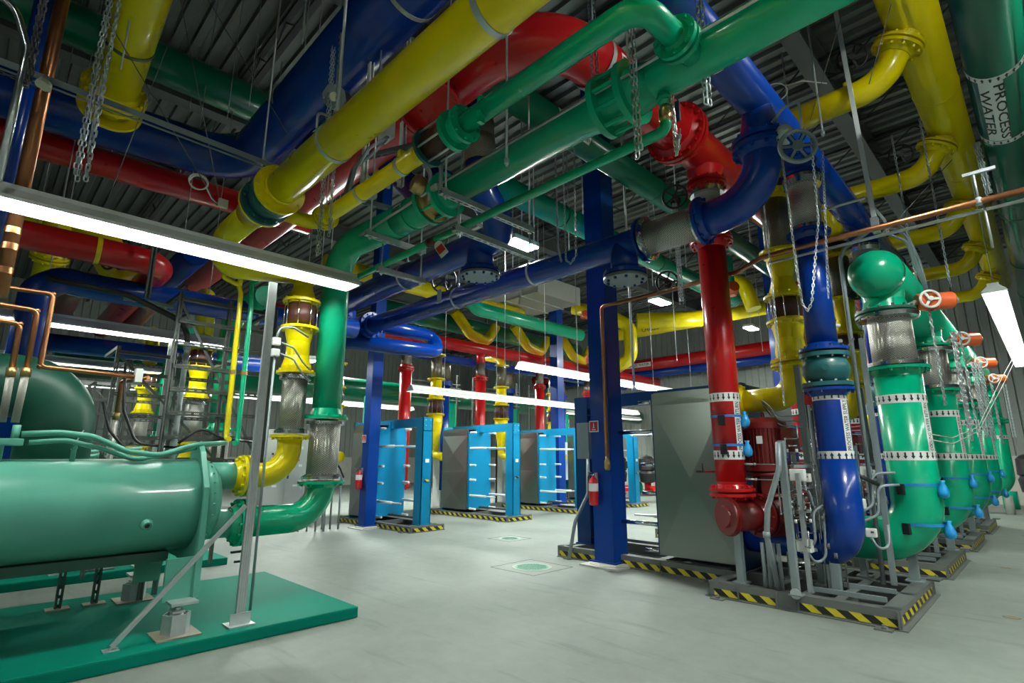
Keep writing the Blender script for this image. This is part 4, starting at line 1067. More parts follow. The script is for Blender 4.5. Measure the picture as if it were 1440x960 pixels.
# red header with the big bend
rx, rz, rR = -2.78, 5.50, .265
t = thing('red_header_pipe', 'thick glossy red header bending high over the aisle toward the pumps', 'pipe', (rx, 6, rz))
b = MB(); b.tube([(-13.5, 3.15, 5.52), (rx, 3.15, 5.52), (rx, 16.8, rz)], rR, .80, 40, 18)
for k in range(4): b.lathe([(-.42, .17), (-.36, .18), (-.22, .24)], (rx, 6.45+DY*k, rz), Z, 26, caps=(False, False))
b.tube([(-4.10, 3.15, 5.52), (-4.02, 2.95, 5.14)], .16, seg=28); b.build('pipe', RED, t)
b = MB(); b.flange((rx, 5.72, rz), Y, rR, .385, .055, 18, .018); b.build('flange', RED, t)
b = MB(); b.lathe([(0, .235), (.045, .235), (.045, 0)], (-4.01, 2.93, 5.11), V((.19, -.46, -.87)), 30); b.bolts(V((-4.01, 2.93, 5.11))+V((.19, -.46, -.87)).normalized()*.045, V((.19, -.46, -.87)), .20, 10, .017, .022); b.build('blind_flange', RED, t)
b = MB(); b.lathe([(0, rR), (0, .36), (.05, .36), (.05, rR)], (-4.75, 3.15, 5.52), X, 36); b.lathe([(0, rR), (0, .36), (.05, .36), (.05, rR)], (-4.68, 3.15, 5.52), X, 36); b.bolts((-4.63, 3.15, 5.52), X, .32, 14, .018, .025); b.build('flange', RED, t)
marker_band(t, (rx, 4.15, rz), Y, rR, .10, 20, 1)
clamp_band(t, (rx, 3.98, rz), Y, rR, STEEL, .06)
b = MB(); b.lathe([(0, .06), (.05, .07), (.09, .10), (.16, .10), (.18, .06), (.23, .055), (.25, .03)], (rx+.1, 5.3, rz+.24), Z, 20); b.build('air_vent', GREYPAINT, t)
# green headers along Y
t = thing('green_trunk_pipe', 'thick green trunk pipe high up, passing behind the red bend with white arrow bands', 'pipe', (-4.2, 8, 6.0))
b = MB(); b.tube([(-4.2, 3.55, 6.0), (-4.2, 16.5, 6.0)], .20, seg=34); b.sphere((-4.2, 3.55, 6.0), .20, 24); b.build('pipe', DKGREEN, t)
marker_band(t, (-4.2, 4.95, 6.0), Y, .20, .09, 16, 1)
f = V((1, 0, -.55)); b = MB(); strip_on_pipe(b, (-4.2, 5.3, 6.0), Y, f, .20, .6, .10); s = b.build('pipe_label', PAPER, t)
text_on_pipe('lettering', 'COOLING WATER RETURN', .075, (-4.2, 5.3, 6.0), Y, f, .20, s, length=.56)
for yy in (7.6, 10.3): clamp_band(t, (-4.2, yy, 6.0), Y, .20, DKGREEN, .02, 'weld_band')
t = thing('green_branch_pipe', 'green pipe passing behind the tall blue column and ending with an upright stub', 'pipe', (-5.2, 9, 5.4))
b = MB(); b.tube([(-5.2, 4.7, 5.42), (-5.2, 13.1, 5.42)], .185, seg=32); b.sphere((-5.2, 4.7, 5.42), .185, 22); b.sphere((-5.2, 13.1, 5.42), .185, 22); b.tube([(-5.2, 12.9, 5.42), (-5.2, 12.9, 6.5)], .15, seg=26); b.build('pipe', GREEN, t)
for yy in (6.35, 9.4): clamp_band(t, (-5.2, yy, 5.42), Y, .185, DKGREEN, .03, 'weld_band')
# yellow header with 45-degree branches on the right
yx, yz, yR = -.435, 6.62, .265
t = thing('yellow_header_pipe', 'thick yellow header high under the roof with flanged branches curving down over the pumps', 'pipe', (yx, 9, yz))
b = MB(); b.tube([(yx, 2.0, yz), (yx, 21.0, yz)], yR, seg=38)
for k in range(5):
    yy = 7.12+DY*k; d = V((-.47, 0, -.88)).normalized(); p = V((yx, yy, yz))
    b.tube([p, p+d*.815, V((-1.92 if k == 0 else -2.17, yy, 5.90))], .158, .42, 30, 12)
    b.lathe([(.24, .21), (.36, .17)], p, d, 26, caps=(False, False))
b.build('pipe', YELLOW, t)
for k in range(5):
    yy = 7.12+DY*k; d = V((-.47, 0, -.88)).normalized(); p = V((yx, yy, yz))+d*.36
    b = MB(); b.flange(p, d, .165, .27, .035, 12, .016); b.build('flange', YELLOW, t)
for yy in (6.1, 8.9): clamp_band(t, (yx, yy, yz), Y, yR, YELLOW, .02, 'weld_band')
b = MB(); b.cyl((-1.18, 7.12, 6.02), (-1.18, 7.12, 6.12), .03, seg=10); b.build('vent_plug', YELLOW, t)
def handvalve(c, axis, label, R=.16, m=None):
    t = thing('wheel_valve', label, 'valve', c, 'hand wheel valves'); c = V(c); d = V(axis).normalized()
    b = MB(); b.wheel(c, d, R, .016, 5); b.build('hand_wheel', m or BLACK, t)
    b = MB(); b.cyl(c-d*.16, c+d*.02, .02, seg=8); b.lathe([(0, .05), (.10, .07), (.12, .04)], c-d*.27, d, 14); b.build('gearbox', m or BLACK, t)
    return t
handvalve((-1.05, 7.0, 6.35), (.3, -1, -.2), 'black hand wheel valve beside the first yellow header branch')
handvalve((-1.05, 9.95, 6.3), (.3, -1, -.2), 'black hand wheel valve beside the second yellow header branch')
# dark green insulated trunk on the far right
gx, gz, gR = .155, 5.45, .235
t = thing('insulated_trunk_pipe', 'dark green jacketed trunk pipe above the walkway with a white lettered label', 'pipe', (gx, 9, gz))
b = MB(); b.tube([(gx, 2.0, gz), (gx, 23.5, gz)], gR, seg=44); b.build('pipe', mat('dark_green_jacket', (.002,.085,.045), .22, coat=.3, noise=.06), t)
for yy in (5.0, 11.3, 14.5, 17.5): clamp_band(t, (gx, yy, gz), Y, gR, STEEL if yy < 6 else DKGREEN, .035)
for yy in (6.72, 8.25): marker_band(t, (gx, yy, gz), Y, gR, .10, 24, -1 if yy < 7 else 1)
f = V((-.30, -.0, -1)); b = MB(); strip_on_pipe(b, (gx, 7.48, gz), Y, f, gR, 1.42, .20); s = b.build('pipe_label', PAPER, t)
text_on_pipe('lettering', 'PROCESS\nWATER', .12, (gx, 7.48, gz), Y, f, gR, s, length=1.3)
# big blue pipe on the left: along X, elbow, back along -Y
t = thing('blue_main_pipe', 'very thick blue main turning a corner under the dark roof', 'pipe', (-8, 2.5, 6.3))
b = MB(); b.tube([(-1.5, 2.5, 6.28), (-8.75, 2.5, 6.22), (-8.75, -3.5, 5.85)], .34, .70, 40, 16); b.build('pipe', BLUE, t)
for xx in (-6.7, -4.0): clamp_band(t, (xx, 2.5, 6.26), X, .34, STEEL, .05)
t = thing('blue_swan_neck', 'blue swan neck pipe dropping behind the yellow overhead run', 'pipe', (-5.6, 3.5, 5.2))
b = MB(); b.tube([(-7.4, 2.85, 6.2), (-6.5, 3.65, 5.95), (-5.75, 3.82, 5.15), (-5.35, 3.85, 4.6), (-5.2, 3.9, 5.2)], .17, [.5, .6, .16], 30, 12); b.build('pipe', BLUE, t)
clamp_band(t, (-6.25, 3.69, 5.7), V((.75, .2, -.75)), .17, STEEL, .03)
t = thing('control_valve_motor', 'black valve motor with grey end plate and cream centre behind the yellow run', 'valve actuator', (-5.0, 2.2, 5.0))
b = MB(); c = V((-4.55, 2.05, 5.02)); d = V((.55, -.75, -.45)).normalized(); b.cyl(c-d*.20, c, .10, seg=22); b.build('housing', BLACK, t)
a_, b_, _ = frame_of(d); b = MB(); pts = [(math.cos(2*PI*(i+.5)/8)*.125, math.sin(2*PI*(i+.5)/8)*.125) for i in range(8)]; b.prism(pts, c, a_, b_, d, .015); b.bolts(c+d*.015, d, .10, 4, .012, .012); pl = b.build('end_plate', GREYPAINT, t)
b = MB(); b.cyl(c+d*.015, c+d*.022, .045, seg=20); b.build('centre_cap', mat('cream_plastic', (.70,.68,.45), .5), pl)
b = MB(); b.cyl(c-d*.15+V((-.02, 0, .1)), c-d*.2+V((-.45, .2, .42)), .016, seg=8); b.build('stem', DKSTEEL, t)
# dark green pipe crossing under the roof, upper left
t = thing('roof_green_pipe', 'dark green pipe close under the ribbed roof above the blue main', 'pipe', (-9.5, 1, 7.5))
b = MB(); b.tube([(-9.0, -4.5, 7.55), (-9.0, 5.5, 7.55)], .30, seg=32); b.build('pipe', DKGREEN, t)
# yellow pipe with end flange top-left
t = thing('flanged_yellow_pipe', 'yellow pipe with a flanged collar hanging above the long grey bar', 'pipe', (-6.8, .6, 5.9))
b = MB(); b.tube([(-4.6, .55, 6.55), (-7.25, .58, 5.79)], .24, seg=32); b.tube([(-7.3, .59, 5.77), (-7.55, .60, 5.70)], .21, seg=30); b.lathe([(0, .33), (.04, .33), (.04, 0)], (-7.55, .60, 5.70), V((-1, 0, -.29)), 32); b.build('pipe', YELLOW, t)
b = MB(); b.flange((-7.30, .59, 5.76), V((1, 0, .30)), .22, .33, .04, 14, .018); b.build('flange', YELLOW, t)
clamp_band(t, (-6.55, .57, 5.99), V((1, 0, .29)), .24, DKSTEEL, .04)
# red pipes on the left
t = thing('red_far_pipe', 'red pipe running just below and behind the blue main', 'pipe', (-9.6, 2, 5.6))
b = MB(); b.tube([(-9.3, -4.0, 5.66), (-9.3, 3.9, 5.82)], .20, seg=30); b.build('pipe', RED, t)
t = thing('red_elbow_pipe', 'red pipe turning a corner below the long light over the chiller', 'pipe', (-8, 1, 4))
b = MB(); b.tube([(-7.9, -3.5, 3.98), (-7.9, 1.45, 3.98), (-12.5, 1.45, 3.92)], .165, .32, 30, 12); b.build('pipe', RED, t)
clamp_band(t, (-7.9, .75, 3.98), Y, .165, YELLOW, .05)
t = thing('red_return_bend', 'dark red U bend tucked behind the bending blue pipe', 'pipe', (-9.6, .9, 4.0))
b = MB(); b.tube([(-11.6, .75, 3.9), (-9.75, .75, 4.0), (-9.75, 1.75, 4.0), (-11.6, 1.75, 3.9)], .15, .44, 26, 10); b.build('pipe', PUMPRED, t)
t = thing('blue_drop_pipe', 'dark blue pipe rising behind the teal chiller and bending along the aisle', 'pipe', (-8.6, .4, 3))
b = MB(); b.tube([(-8.6, .30, .9), (-8.6, .30, 3.55), (-8.6, .52, 3.72), (-8.6, .95, 3.70), (-8.6, 4.6, 3.78)], .17, [.2, .2, .25], 30, 10); b.build('pipe', BLUE, t)
for yy in (1.4, 2.9): clamp_band(t, (-8.6, yy, 3.73), Y, .17, STEEL, .04)
t = thing('blue_lower_pipe', 'dark blue pipe seen below the second ceiling light', 'pipe', (-12, 1, 3.8))
b = MB(); b.tube([(-12.6, .2, 3.55), (-12.6, 4.5, 3.6)], .17, seg=26); b.build('pipe', BLUE, t)
t = thing('blue_standpipe', 'blue vertical pipe right behind the thick copper pipe', 'pipe', (-6.0, -.13, 4))
b = MB(); b.tube([(-6.2, -.13, 3.0), (-6.2, -.13, 6.4)], .075, seg=20); b.build('pipe', BLUE, t)
t = thing('yellow_stub_pipe', 'short yellow pipe stub below the red corner pipe', 'pipe', (-9, .4, 4.2))
b = MB(); b.tube([(-9.6, .42, 4.9), (-10.1, .42, 4.15), (-10.6, .42, 4.05)], .16, .3, 26); b.flange((-9.95, .42, 4.38), V((.55, 0, .8)), .16, .23, .03, 10, .014); b.build('pipe', YELLOW, t)
t = thing('yellow_arch_pipe', 'dim yellow pipe arch seen above the long light', 'pipe', (-10, 1, 5.2))
b = MB(); b.tube([(-10.6, -1.5, 5.2), (-10.6, .9, 5.25), (-10.6, 1.4, 4.4)], .26, .6, 26, 10); b.build('pipe', YELLOW, t)
t = thing('blue_slanting_pipe', 'blue pipe slanting away behind the red corner pipe', 'pipe', (-12, 2.6, 5))
b = MB(); b.tube([(-9.2, 2.1, 4.7), (-16, 2.1, 4.7)], .20, seg=26); b.build('pipe', BLUE, t)
# copper
t = thing('copper_standpipe', 'thick copper pipe dropping past the long light, with a capped end', 'pipe', (-5.4, 0, 4))
b = MB(); b.tube([(-5.4, -.01, 2.68), (-5.4, -.01, 7.0)], .048, seg=22); b.build('pipe', COPPER, t)
b = MB(); [b.lathe([(0, .051), (.05, .051)], (-5.4, -.01, z), Z, 22, caps=(False, False)) for z in (3.05, 3.18, 2.86)]; b.build('solder_ring', COPPER, t)
def copper(label, pts, r, bend, hose=None):
    t = thing('copper_pipe', label, 'pipe', pts[-1], 'copper lines to the chiller')
    b = MB(); b.tube(pts, r, bend, 16, 6)
    for p in pts[1:-1]: b.sphere(p, r*1.08, 10)
    b.build('pipe', COPPER, t)
    if hose:
        p = V(pts[-1]); e = V(hose)
        d = (e-p).normalized()
        b = MB(); b.cyl(p, p+d*.07, .034, seg=8); b.build('union', BRASS, t)
        b = MB(); b.cyl(p+d*.07, e, .026, seg=14); b.build('braided_hose', BRAID, t)
    return t
copper('copper line bending down to the second braided hose on the chiller manifold', [(-5.8, -.6, 2.72), (-5.8, .232, 2.70), (-5.8, .238, 2.22)], .021, .04, (-5.78, .23, 1.78))
copper('copper line bending down to the first braided hose on the chiller manifold', [(-5.8, -.6, 2.60), (-5.8, .144, 2.57), (-5.8, .15, 2.21)], .021, .04, (-5.78, .155, 1.78))
copper('copper line looping down then across behind the manifold to a small white box', [(-6.0, -.6, 2.88), (-6.0, .325, 2.91), (-6.0, .325, 2.265), (-6.0, 1.01, 2.25)], .021, .04)
b = MB(); b.box((-6.06, 1.0, 2.20), (-5.97, 1.06, 2.33), .005); tag(b.build('junction_box', WHITE), 'small white box at the end of the looping copper line', 'junction box')
t = thing('long_copper_pipe', 'long bare copper pipe crossing above the pumps on thin hangers', 'pipe', (-1.5, 5.0, 3.36))
b = MB(); b.tube([(-3.7, 6.66, 3.82), (-2.55, 6.69, 3.86), (-2.15, 6.36, 3.85), (.40, 6.36, 3.86)], .031, .12, 16); b.build('pipe', COPPER, t)
b = MB(); b.tube([(-2.1, 6.45, 3.79), (.40, 6.45, 3.80)], .016, seg=10); b.build('conduit', STEEL, t)
t = thing('column_copper_pipe', 'copper pipe strapped down the tall blue column to a brass valve', 'pipe', (-4.6, 6.45, 2.5))
b = MB(); b.tube([(-3.7, 6.66, 3.82), (-4.64, 6.60, 3.80), (-4.64, 6.60, 1.52)], .028, .06, 14); b.build('pipe', COPPER, t)
b = MB(); b.lathe([(0, .03), (.03, .045), (.12, .045), (.15, .03), (.2, .03)], (-4.64, 6.60, 1.34), Z, 12); b.cyl((-4.64, 6.60, 1.43), (-4.56, 6.54, 1.43), .014, seg=8); b.build('valve_body', BRASS, t)

# ------------------------------------------------------------------ columns
def column(name, label, c, w, d, z1, m, foot=True):
    x, y = c; t = thing(name, label, 'column', (x, y, 0))
    b = MB(); th = .02
    b.box((x-w/2, y-d/2, 0), (x+w/2, y-d/2+th, z1)); b.box((x-w/2, y+d/2-th, 0), (x+w/2, y+d/2, z1)); b.box((x-.008, y-d/2+th, 0), (x+.008, y+d/2-th, z1))
    b.box((x+w/2-.006, y-d/2, 0), (x+w/2+.004, y+d/2, z1)); b.build('shaft', m, t)
    b = MB(); b.box((x-w/2-.07, y-d/2-.04, .05), (x+w/2+.04, y+d/2+.04, .07)); b.build('base_plate', m, t)
    if foot:
        b = MB(); b.box((x-w/2-.16, y-d/2-.16, 0), (x+w/2+.16, y+d/2+.16, .02)); b.lathe([(0, w*.95), (.03, w*.93), (.05, w*.85), (.05, 0)], (x, y, 0), Z, 8, smooth=False); b.build('grout_pad', CONC, t)
    return t
column('steel_column', 'tall dark blue steel column in the middle with fire extinguisher and copper pipe', (-4.80, 6.84), .34, .34, CEIL-.01, COLBLUE)
column('steel_column', 'bright blue steel column with fire extinguisher beside the first light blue heat exchanger', (-11.10, 6.52), .27, .27, CEIL-.01, COLBLUE)
column('steel_column', 'bright blue steel column standing behind the second and third light blue heat exchangers', (-11.85, 14.05), .33, .33, CEIL-.01, COLBLUE)
column('steel_column', 'dark blue steel column behind the red riser at the far end', (-4.35, 13.5), .33, .33, CEIL-.01, COLBLUE)
column('steel_column', 'dark blue steel column by the far wall under the red pipe', (-10.6, 24.2), .4, .4, CEIL-.01, NAVY)
def extinguisher(c, face, label):
    c = V(c); t = thing('fire_extinguisher', label, 'fire extinguisher', c, 'red fire extinguishers')
    b = MB(); b.slathe([(0, .05), (.012, .066), (.05, .07), (.31, .07), (.36, .058), (.39, .03), (.41, .022)], c, Z, 24); cy = b.build('cylinder', mat('extinguisher_red', (.52,.01,.012), .28, coat=.5), t)
    b = MB(); b.lathe([(.20, .0712), (.31, .0712)], c, Z, 24, caps=(False, False)); b.build('label', PAPER, cy)
    b = MB(); b.cyl(c+Z*.41, c+Z*.45, .02, seg=10); n = V(face); b.obox(c+Z*.465+n*.05, (.03, .13, .012), Matrix((n.cross(Z), n, Z)).transposed()); b.obox(c+Z*.44+n*.05, (.025, .11, .01), Matrix((n.cross(Z), n, Z)).transposed()); b.build('valve_handle', CHROME, t)
    s = n.cross(Z); b = MB(); b.tube([c+Z*.43, c+Z*.42+s*.09, c+Z*.28+s*.085, c+Z*.12+s*.082], .011, .04, 8); b.build('hose', BLACK, t)
    b = MB(); b.obox(c+Z*.12+n*.0707*.72+s*.0, (.05, .002, .035), Matrix((s, n, Z)).transposed()); b.build('label', PAPER, cy)
    b = MB(); b.obox(c+Z*.36-n*.075, (.05, .02, .2), Matrix((s, n, Z)).transposed()); b.build('bracket', STEEL, t)
extinguisher((-4.88, 6.57, .84), (0, -1, 0), 'red fire extinguisher hung on the tall dark blue column')
extinguisher((-11.16, 6.30, .84), (0, -1, 0), 'red fire extinguisher hung on the bright blue column by the first light blue exchanger')
def fire_sign(c, w, label):
    c = V(c); t = thing('fire_sign', label, 'sign', c, 'fire extinguisher signs')
    b = MB(); b.box(c-V((w/2, .004, w/2)), c+V((w/2, .002, w/2))); b.build('plate', PAPER, t)
    b = MB(); b.box(c-V((w*.41, .006, w*.41)), c+V((w*.41, -.0042, w*.41))); b.build('red_field', SIGNRED, t)
    b = MB(); k = w; b.prism([(-.05*k,-.10*k),(.05*k,-.10*k),(.05*k,.14*k),(.02*k,.2*k),(.02*k,.3*k),(-.02*k,.3*k),(-.02*k,.2*k),(-.05*k,.14*k)], c+V((0, -.0065, .03*k)), X, Z, -Y, .001); b.prism([(-.16*k,-.17*k),(.16*k,-.17*k),(.05*k,-.10*k),(-.05*k,-.10*k)], c+V((0, -.0065, .03*k)), X, Z, -Y, .001); b.prism([(-.22*k,-.32*k),(.22*k,-.32*k),(.22*k,-.25*k),(-.22*k,-.25*k)], c+V((0, -.0065, 0)), X, Z, -Y, .001); b.build('pictogram', PAPER, t)
fire_sign((-4.90, 6.655, 1.98), .17, 'red fire extinguisher sign on the tall dark blue column')
fire_sign((-11.16, 6.375, 1.95), .17, 'red fire extinguisher sign on the bright blue column by the first exchanger')
# ------------------------------------------------------------------ far row: light blue exchangers and their risers
FD = 2.79
names = ['first light blue heat exchanger with bare front plate, by the blue column with the extinguisher', 'second light blue heat exchanger, its steel side cover turned to the aisle', 'third light blue heat exchanger, in front of the bright blue column', 'fourth light blue heat exchanger, seen past the tall dark blue column']
sn = ['first', 'second', 'third', 'fourth']
ex0 = exchanger(names[0], -9.64, -1, 6.70, 7.55, SKY, 3.1, .24, 1.50, 2.60, .125, 2.40, 'light blue plate heat exchangers', 'striped skid under the first light blue heat exchanger', 2)
for k in range(1, 4):
    dup(ex0[0], (0, FD*k, 0), names[k]); dup(ex0[1], (0, FD*k, 0), 'striped skid under the %s light blue heat exchanger' % sn[k])
# small stickers on the posts
for k in range(4):
    y = 7.125+FD*k
    for z, w, h, m, nm, lb in ((1.42, .10, .08, PAPER, 'notice_plate', 'white notice plate'), (1.02, .12, .05, HAZARD, 'hazard_sticker', 'striped hazard sticker')):
        b = MB(); b.box((-9.738, y-w/2, z), (-9.735, y+w/2, z+h)); tag(b.build(nm, m, None, (-9.735, y, z)), '%s on the end post of the %s light blue heat exchanger' % (lb, sn[k]), 'sticker')
def far_red(k):
    y = 8.35+FD*k; x = -12.55
    t = thing('far_red_riser', 'red vertical pipe rising behind the %s light blue heat exchanger' % sn[k], 'pipe', (x, y, .8), 'far red risers')
    b = MB(); b.tube([(x, y, .75), (x, y, 3.95)], .165, seg=24); b.tube([(x, y, 4.4), (x, y, 4.9)], .14, seg=24); b.build('pipe', RED, t)
    b = MB(); b.flange((x, y, 3.97), Z, .15, .22, .03, 10, .014); b.flange((x, y, .8), Z, .15, .23, .03, 10, .014); b.build('flange', RED, t)
    b = MB(); b.tube([(x, y, 3.99), (x, y, 4.45)], .145, seg=24); b.build('braided_hose', DKBRAID, t)
    b = MB(); b.lathe([(0, .2), (.05, .2), (.05, .17), (.5, .17), (.5, 0)], (x-.1, y-.2, .62), V((.2, -1, 0)), 20); b.build('pump_body', PUMPRED, t)
    marker_band(t, (x, y, 1.55), Z, .15, .08, 12, -1)
    return t
for k in range(4): far_red(k)
def far_yellow(k):
    y = (6.2, 9.60, 12.30, 14.95)[k]; x = (-12.4, -12.8, -12.8, -12.8)[k]
    t = thing('far_yellow_riser', 'yellow vertical pipe with brown joint %s' % ['left of the bright blue column with the extinguisher', 'behind the second light blue heat exchanger', 'behind the third light blue heat exchanger', 'behind the fourth light blue heat exchanger'][k], 'pipe', (x, y, 2), 'far yellow risers')
    b = MB(); b.lathe([(1.75, .12), (2.05, .14), (2.55, .215), (2.78, .215)], (x, y, 0), Z, 26); b.lathe([(3.22, .215), (3.3, .215), (3.5, .17), (3.85, .17)], (x, y, 0), Z, 26); b.tube([(x, y, 4.5), (x, y, 4.75), (x-.9, y, 4.8)], .15, .2, 22); b.tube([(x, y, 2.0), (x, y, 1.6), (x+.5, y, 1.55)], .12, .2, 20); b.build('pipe', YELLOW, t)
    for z in (2.81, 3.20, 3.86, 4.52):
        b = MB(); b.flange((x, y, z), Z, .19, .265, .03, 10, .013, neck=.02, ends=(1, 0) if z in (3.20, 4.52) else (0, 1)); b.build('flange', YELLOW, t)
    sight_body(t, (x, y, 3.01), .205, .34, 10)
    b = MB(); b.tube([(x, y, 3.88), (x, y, 4.5)], .16, seg=24); b.build('braided_hose', DKBRAID, t)
for k in range(4): far_yellow(k)
for k in range(3):
    x, y = -13.05, 10.15+FD*k
    t = thing('far_blue_riser', 'dark blue vertical pipe behind the %s light blue heat exchanger' % sn[k+1], 'pipe', (x, y, 2), 'far blue risers')
    b = MB(); b.tube([(x, y, .6), (x, y, 3.7)], .13, seg=22); b.build('pipe', BLUE, t)
    b = MB(); b.lathe([(3.7, .14), (3.7, .2), (3.85, .2), (3.85, .14)], (x, y, 0), Z, 22); b.build('flange', BLUE, t)
    b = MB(); b.tube([(x, y, 3.86), (x, y, 4.35)], .14, seg=22); b.build('braided_hose', DKBRAID, t)
for k in range(4):
    x, y = -12.9, 7.75+FD*k
    t = thing('far_green_bend', 'green pipe bend low behind the %s light blue heat exchanger' % sn[k], 'pipe', (x, y, .5), 'far green bends')
    b = MB(); b.tube([(-12.3, y, .55), (-13.3, y, .55), (-13.3, y, 3.2)], .20, .36, 26, 10); b.build('pipe', GREEN, t)
pipe_thing('far_red_header', 'red header along the far row above the light blue exchangers', RED, [([(-12.55, 4.5, 4.92), (-12.55, 22.0, 4.92)], .185)], (-12.55, 9, 4.92))
pipe_thing('far_blue_header', 'slim blue pipe under the red header of the far row', BLUE, [([(-13.0, 7.0, 4.55), (-13.0, 20.0, 4.55)], .13)], (-13, 9, 4.55))
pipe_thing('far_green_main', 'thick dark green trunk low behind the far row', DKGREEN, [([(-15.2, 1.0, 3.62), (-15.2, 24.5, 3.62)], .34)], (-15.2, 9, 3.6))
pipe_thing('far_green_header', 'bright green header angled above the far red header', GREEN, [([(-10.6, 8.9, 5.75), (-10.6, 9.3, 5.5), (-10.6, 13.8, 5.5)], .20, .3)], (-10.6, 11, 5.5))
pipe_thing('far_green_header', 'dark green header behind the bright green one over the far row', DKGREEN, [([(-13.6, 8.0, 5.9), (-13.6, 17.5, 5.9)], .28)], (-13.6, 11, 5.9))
pipe_thing('far_yellow_header', 'yellow header over the far row between the blue cross pipes', YELLOW, [([(-12.0, 5.5, 6.2), (-12.0, 12.4, 6.2)], .22)], (-12, 8, 6.2))
for k, (yy, lb) in enumerate(((10.9, 'yellow hooked pipe bend under the dark green header'), (13.6, 'yellow hooked pipe bend beside the bright blue back column'), (16.2, 'yellow hooked pipe bend to the right of the bright blue back column'))):
    pipe_thing('yellow_hook_pipe', lb, YELLOW, [([(-12.9, yy-.6, 6.1), (-12.9, yy+.1, 5.45), (-12.9, yy+.8, 5.3), (-12.9, yy+1.2, 5.9)], .17, .3)], (-12.9, yy, 5.6), 'yellow hooks')
# far wall runs (along X)
t = pipe_thing('wall_red_pipe', 'bright red pipe with white label along the far wall', RED, [([(-22, 24.0, 6.22), (-5.5, 24.0, 6.22)], .30)], (-12, 24.0, 6.2))
b = MB(); strip_on_pipe(b, (-14.6, 24.0, 6.22), X, V((0, -1, -.1)), .30, 1.6, .22); s = b.build('pipe_label', PAPER, t)
text_on_pipe('lettering', 'PROCESS WATER', .17, (-14.6, 24.0, 6.22), X, V((0, -1, -.1)), .30, s, length=1.4)
pipe_thing('wall_blue_pipe', 'dark blue pipe just below the red one along the far wall', BLUE, [([(-22, 24.3, 5.8), (-5.5, 24.3, 5.8)], .22)], (-12, 24.3, 5.8))
t = pipe_thing('wall_yellow_pipe', 'yellow pipe with dark lettering crossing high in the back', YELLOW, [([(-14.6, 20.0, 6.95), (-5.0, 20.0, 6.95)], .26)], (-10, 20, 6.95))
text_on_pipe('lettering', 'CHILLED WATER', .24, (-11.0, 20.0, 6.95), X, V((0, -1, -.2)), .26, t, length=1.7)
pipe_thing('yellow_drop_pipe', 'yellow pipe bend dropping beside the red riser at the back', YELLOW, [([(-6.6, 15.0, 6.9), (-5.6, 15.0, 6.4), (-5.4, 15.0, 5.6)], .2, .4)], (-5.6, 15, 6.2))
pipe_thing('yellow_valve_pipe', 'stout yellow bend with orange plug left of the tall blue column at the back', YELLOW, [([(-12.6, 16.0, 7.3), (-11.4, 16.6, 6.9), (-10.7, 17.0, 6.4), (-10.7, 17.0, 5.2), (-11.6, 17.0, 4.8)], .25, .45)], (-11, 16.8, 6.2))
pipe_thing('yellow_run_pipe', 'yellow pipe meeting the column from the left at the back', YELLOW, [([(-10.5, 17.2, 6.6), (-8.6, 18.6, 6.6)], .3)], (-9.6, 18, 6.6))
# orange actuators at the back
for (c, lb) in (((-11.9, 15.8, 6.85), 'small orange actuator on the yellow bend left of the tall blue column'), ((-11.3, 15.2, 5.0), 'small orange round actuator near the bright blue back column'), ((-8.2, 18.3, 6.9), 'small orange actuator on the yellow pipe right of the tall column'), ((-4.6, 11.5, 5.2), 'small red orange actuator under the green branch pipe')):
    t = thing('valve_actuator', lb, 'valve actuator', c); b = MB(); b.lathe([(-.18, .0), (-.18, .13), (.1, .15), (.18, .12), (.18, 0)], c, V((.7, -.6, .1)), 18); b.box(V(c)-V((.1,.1,.16)), V(c)+V((.1,.1,.02)), .02); b.build('housing', ORANGE, t)
# duct
t = thing('air_duct', 'pale rectangular air duct hanging in front of the bright blue back column', 'duct', (-10.6, 12.3, 6.6))
b = MB(); b.box((-12.4, 11.4, 6.42), (-10.3, 13.4, 6.95)); b.build('casing', mat('pale_duct', (.42,.42,.37), .5, .3, noise=.1), t)
for xx in (-12.4, -11.7, -11.0, -10.3):
    b = MB(); b.box((xx-.03, 11.37, 6.39), (xx+.03, 13.43, 6.98)); b.build('flange', mat('pale_duct', (.42,.42,.37)), t)
# electrical cabinets beyond the far row
CAB = mat('cabinet_grey', (.42,.44,.42), .45, noise=.05)
for k in range(4):
    y = 5.9+FD*k; x = -14.2
    t = thing('control_cabinet', 'pale grey control cabinet with buttons standing behind the far row, %s along' % sn[k], 'cabinet', (x, y, 0), 'grey control cabinets')
    b = MB(); b.box((x-.4, y-.55, 0), (x, y+.55, 2.25), .01); b.build('body', CAB, t)
    for s in (-1, 1):
        b = MB(); b.box((x, y+s*.27-.26, .12), (x+.02, y+s*.27+.26, 2.2), .005); d_ = b.build('door', CAB, t)
        b = MB(); b.box((x+.02, y+s*.06-.015, 1.0), (x+.05, y+s*.06+.015, 1.18)); b.build('handle', BLACK, d_)
        for (oy, z, m_, w_, h_) in ((.1, 1.75, PAPER, .10, .07), (-.1, 1.6, BLACK, .05, .05), (.0, 1.45, SIGNRED, .14, .04), (.1, 1.3, PAPER, .09, .06), (-.12, 1.3, ORANGE, .05, .05), (.0, .8, PAPER, .12, .05)):
            b = MB(); b.box((x+.02, y+s*.27+oy-w_/2, z), (x+.026, y+s*.27+oy+w_/2, z+h_)); b.build('nameplate', m_, d_)
t = thing('notice_board', 'white board leaning behind the third exchanger with dotted edge', 'panel', (-12.6, 15.9, 1.4)); b = MB(); b.box((-12.9, 15.6, .75), (-12.86, 16.6, 2.1)); b.build('board', WHITE, t)
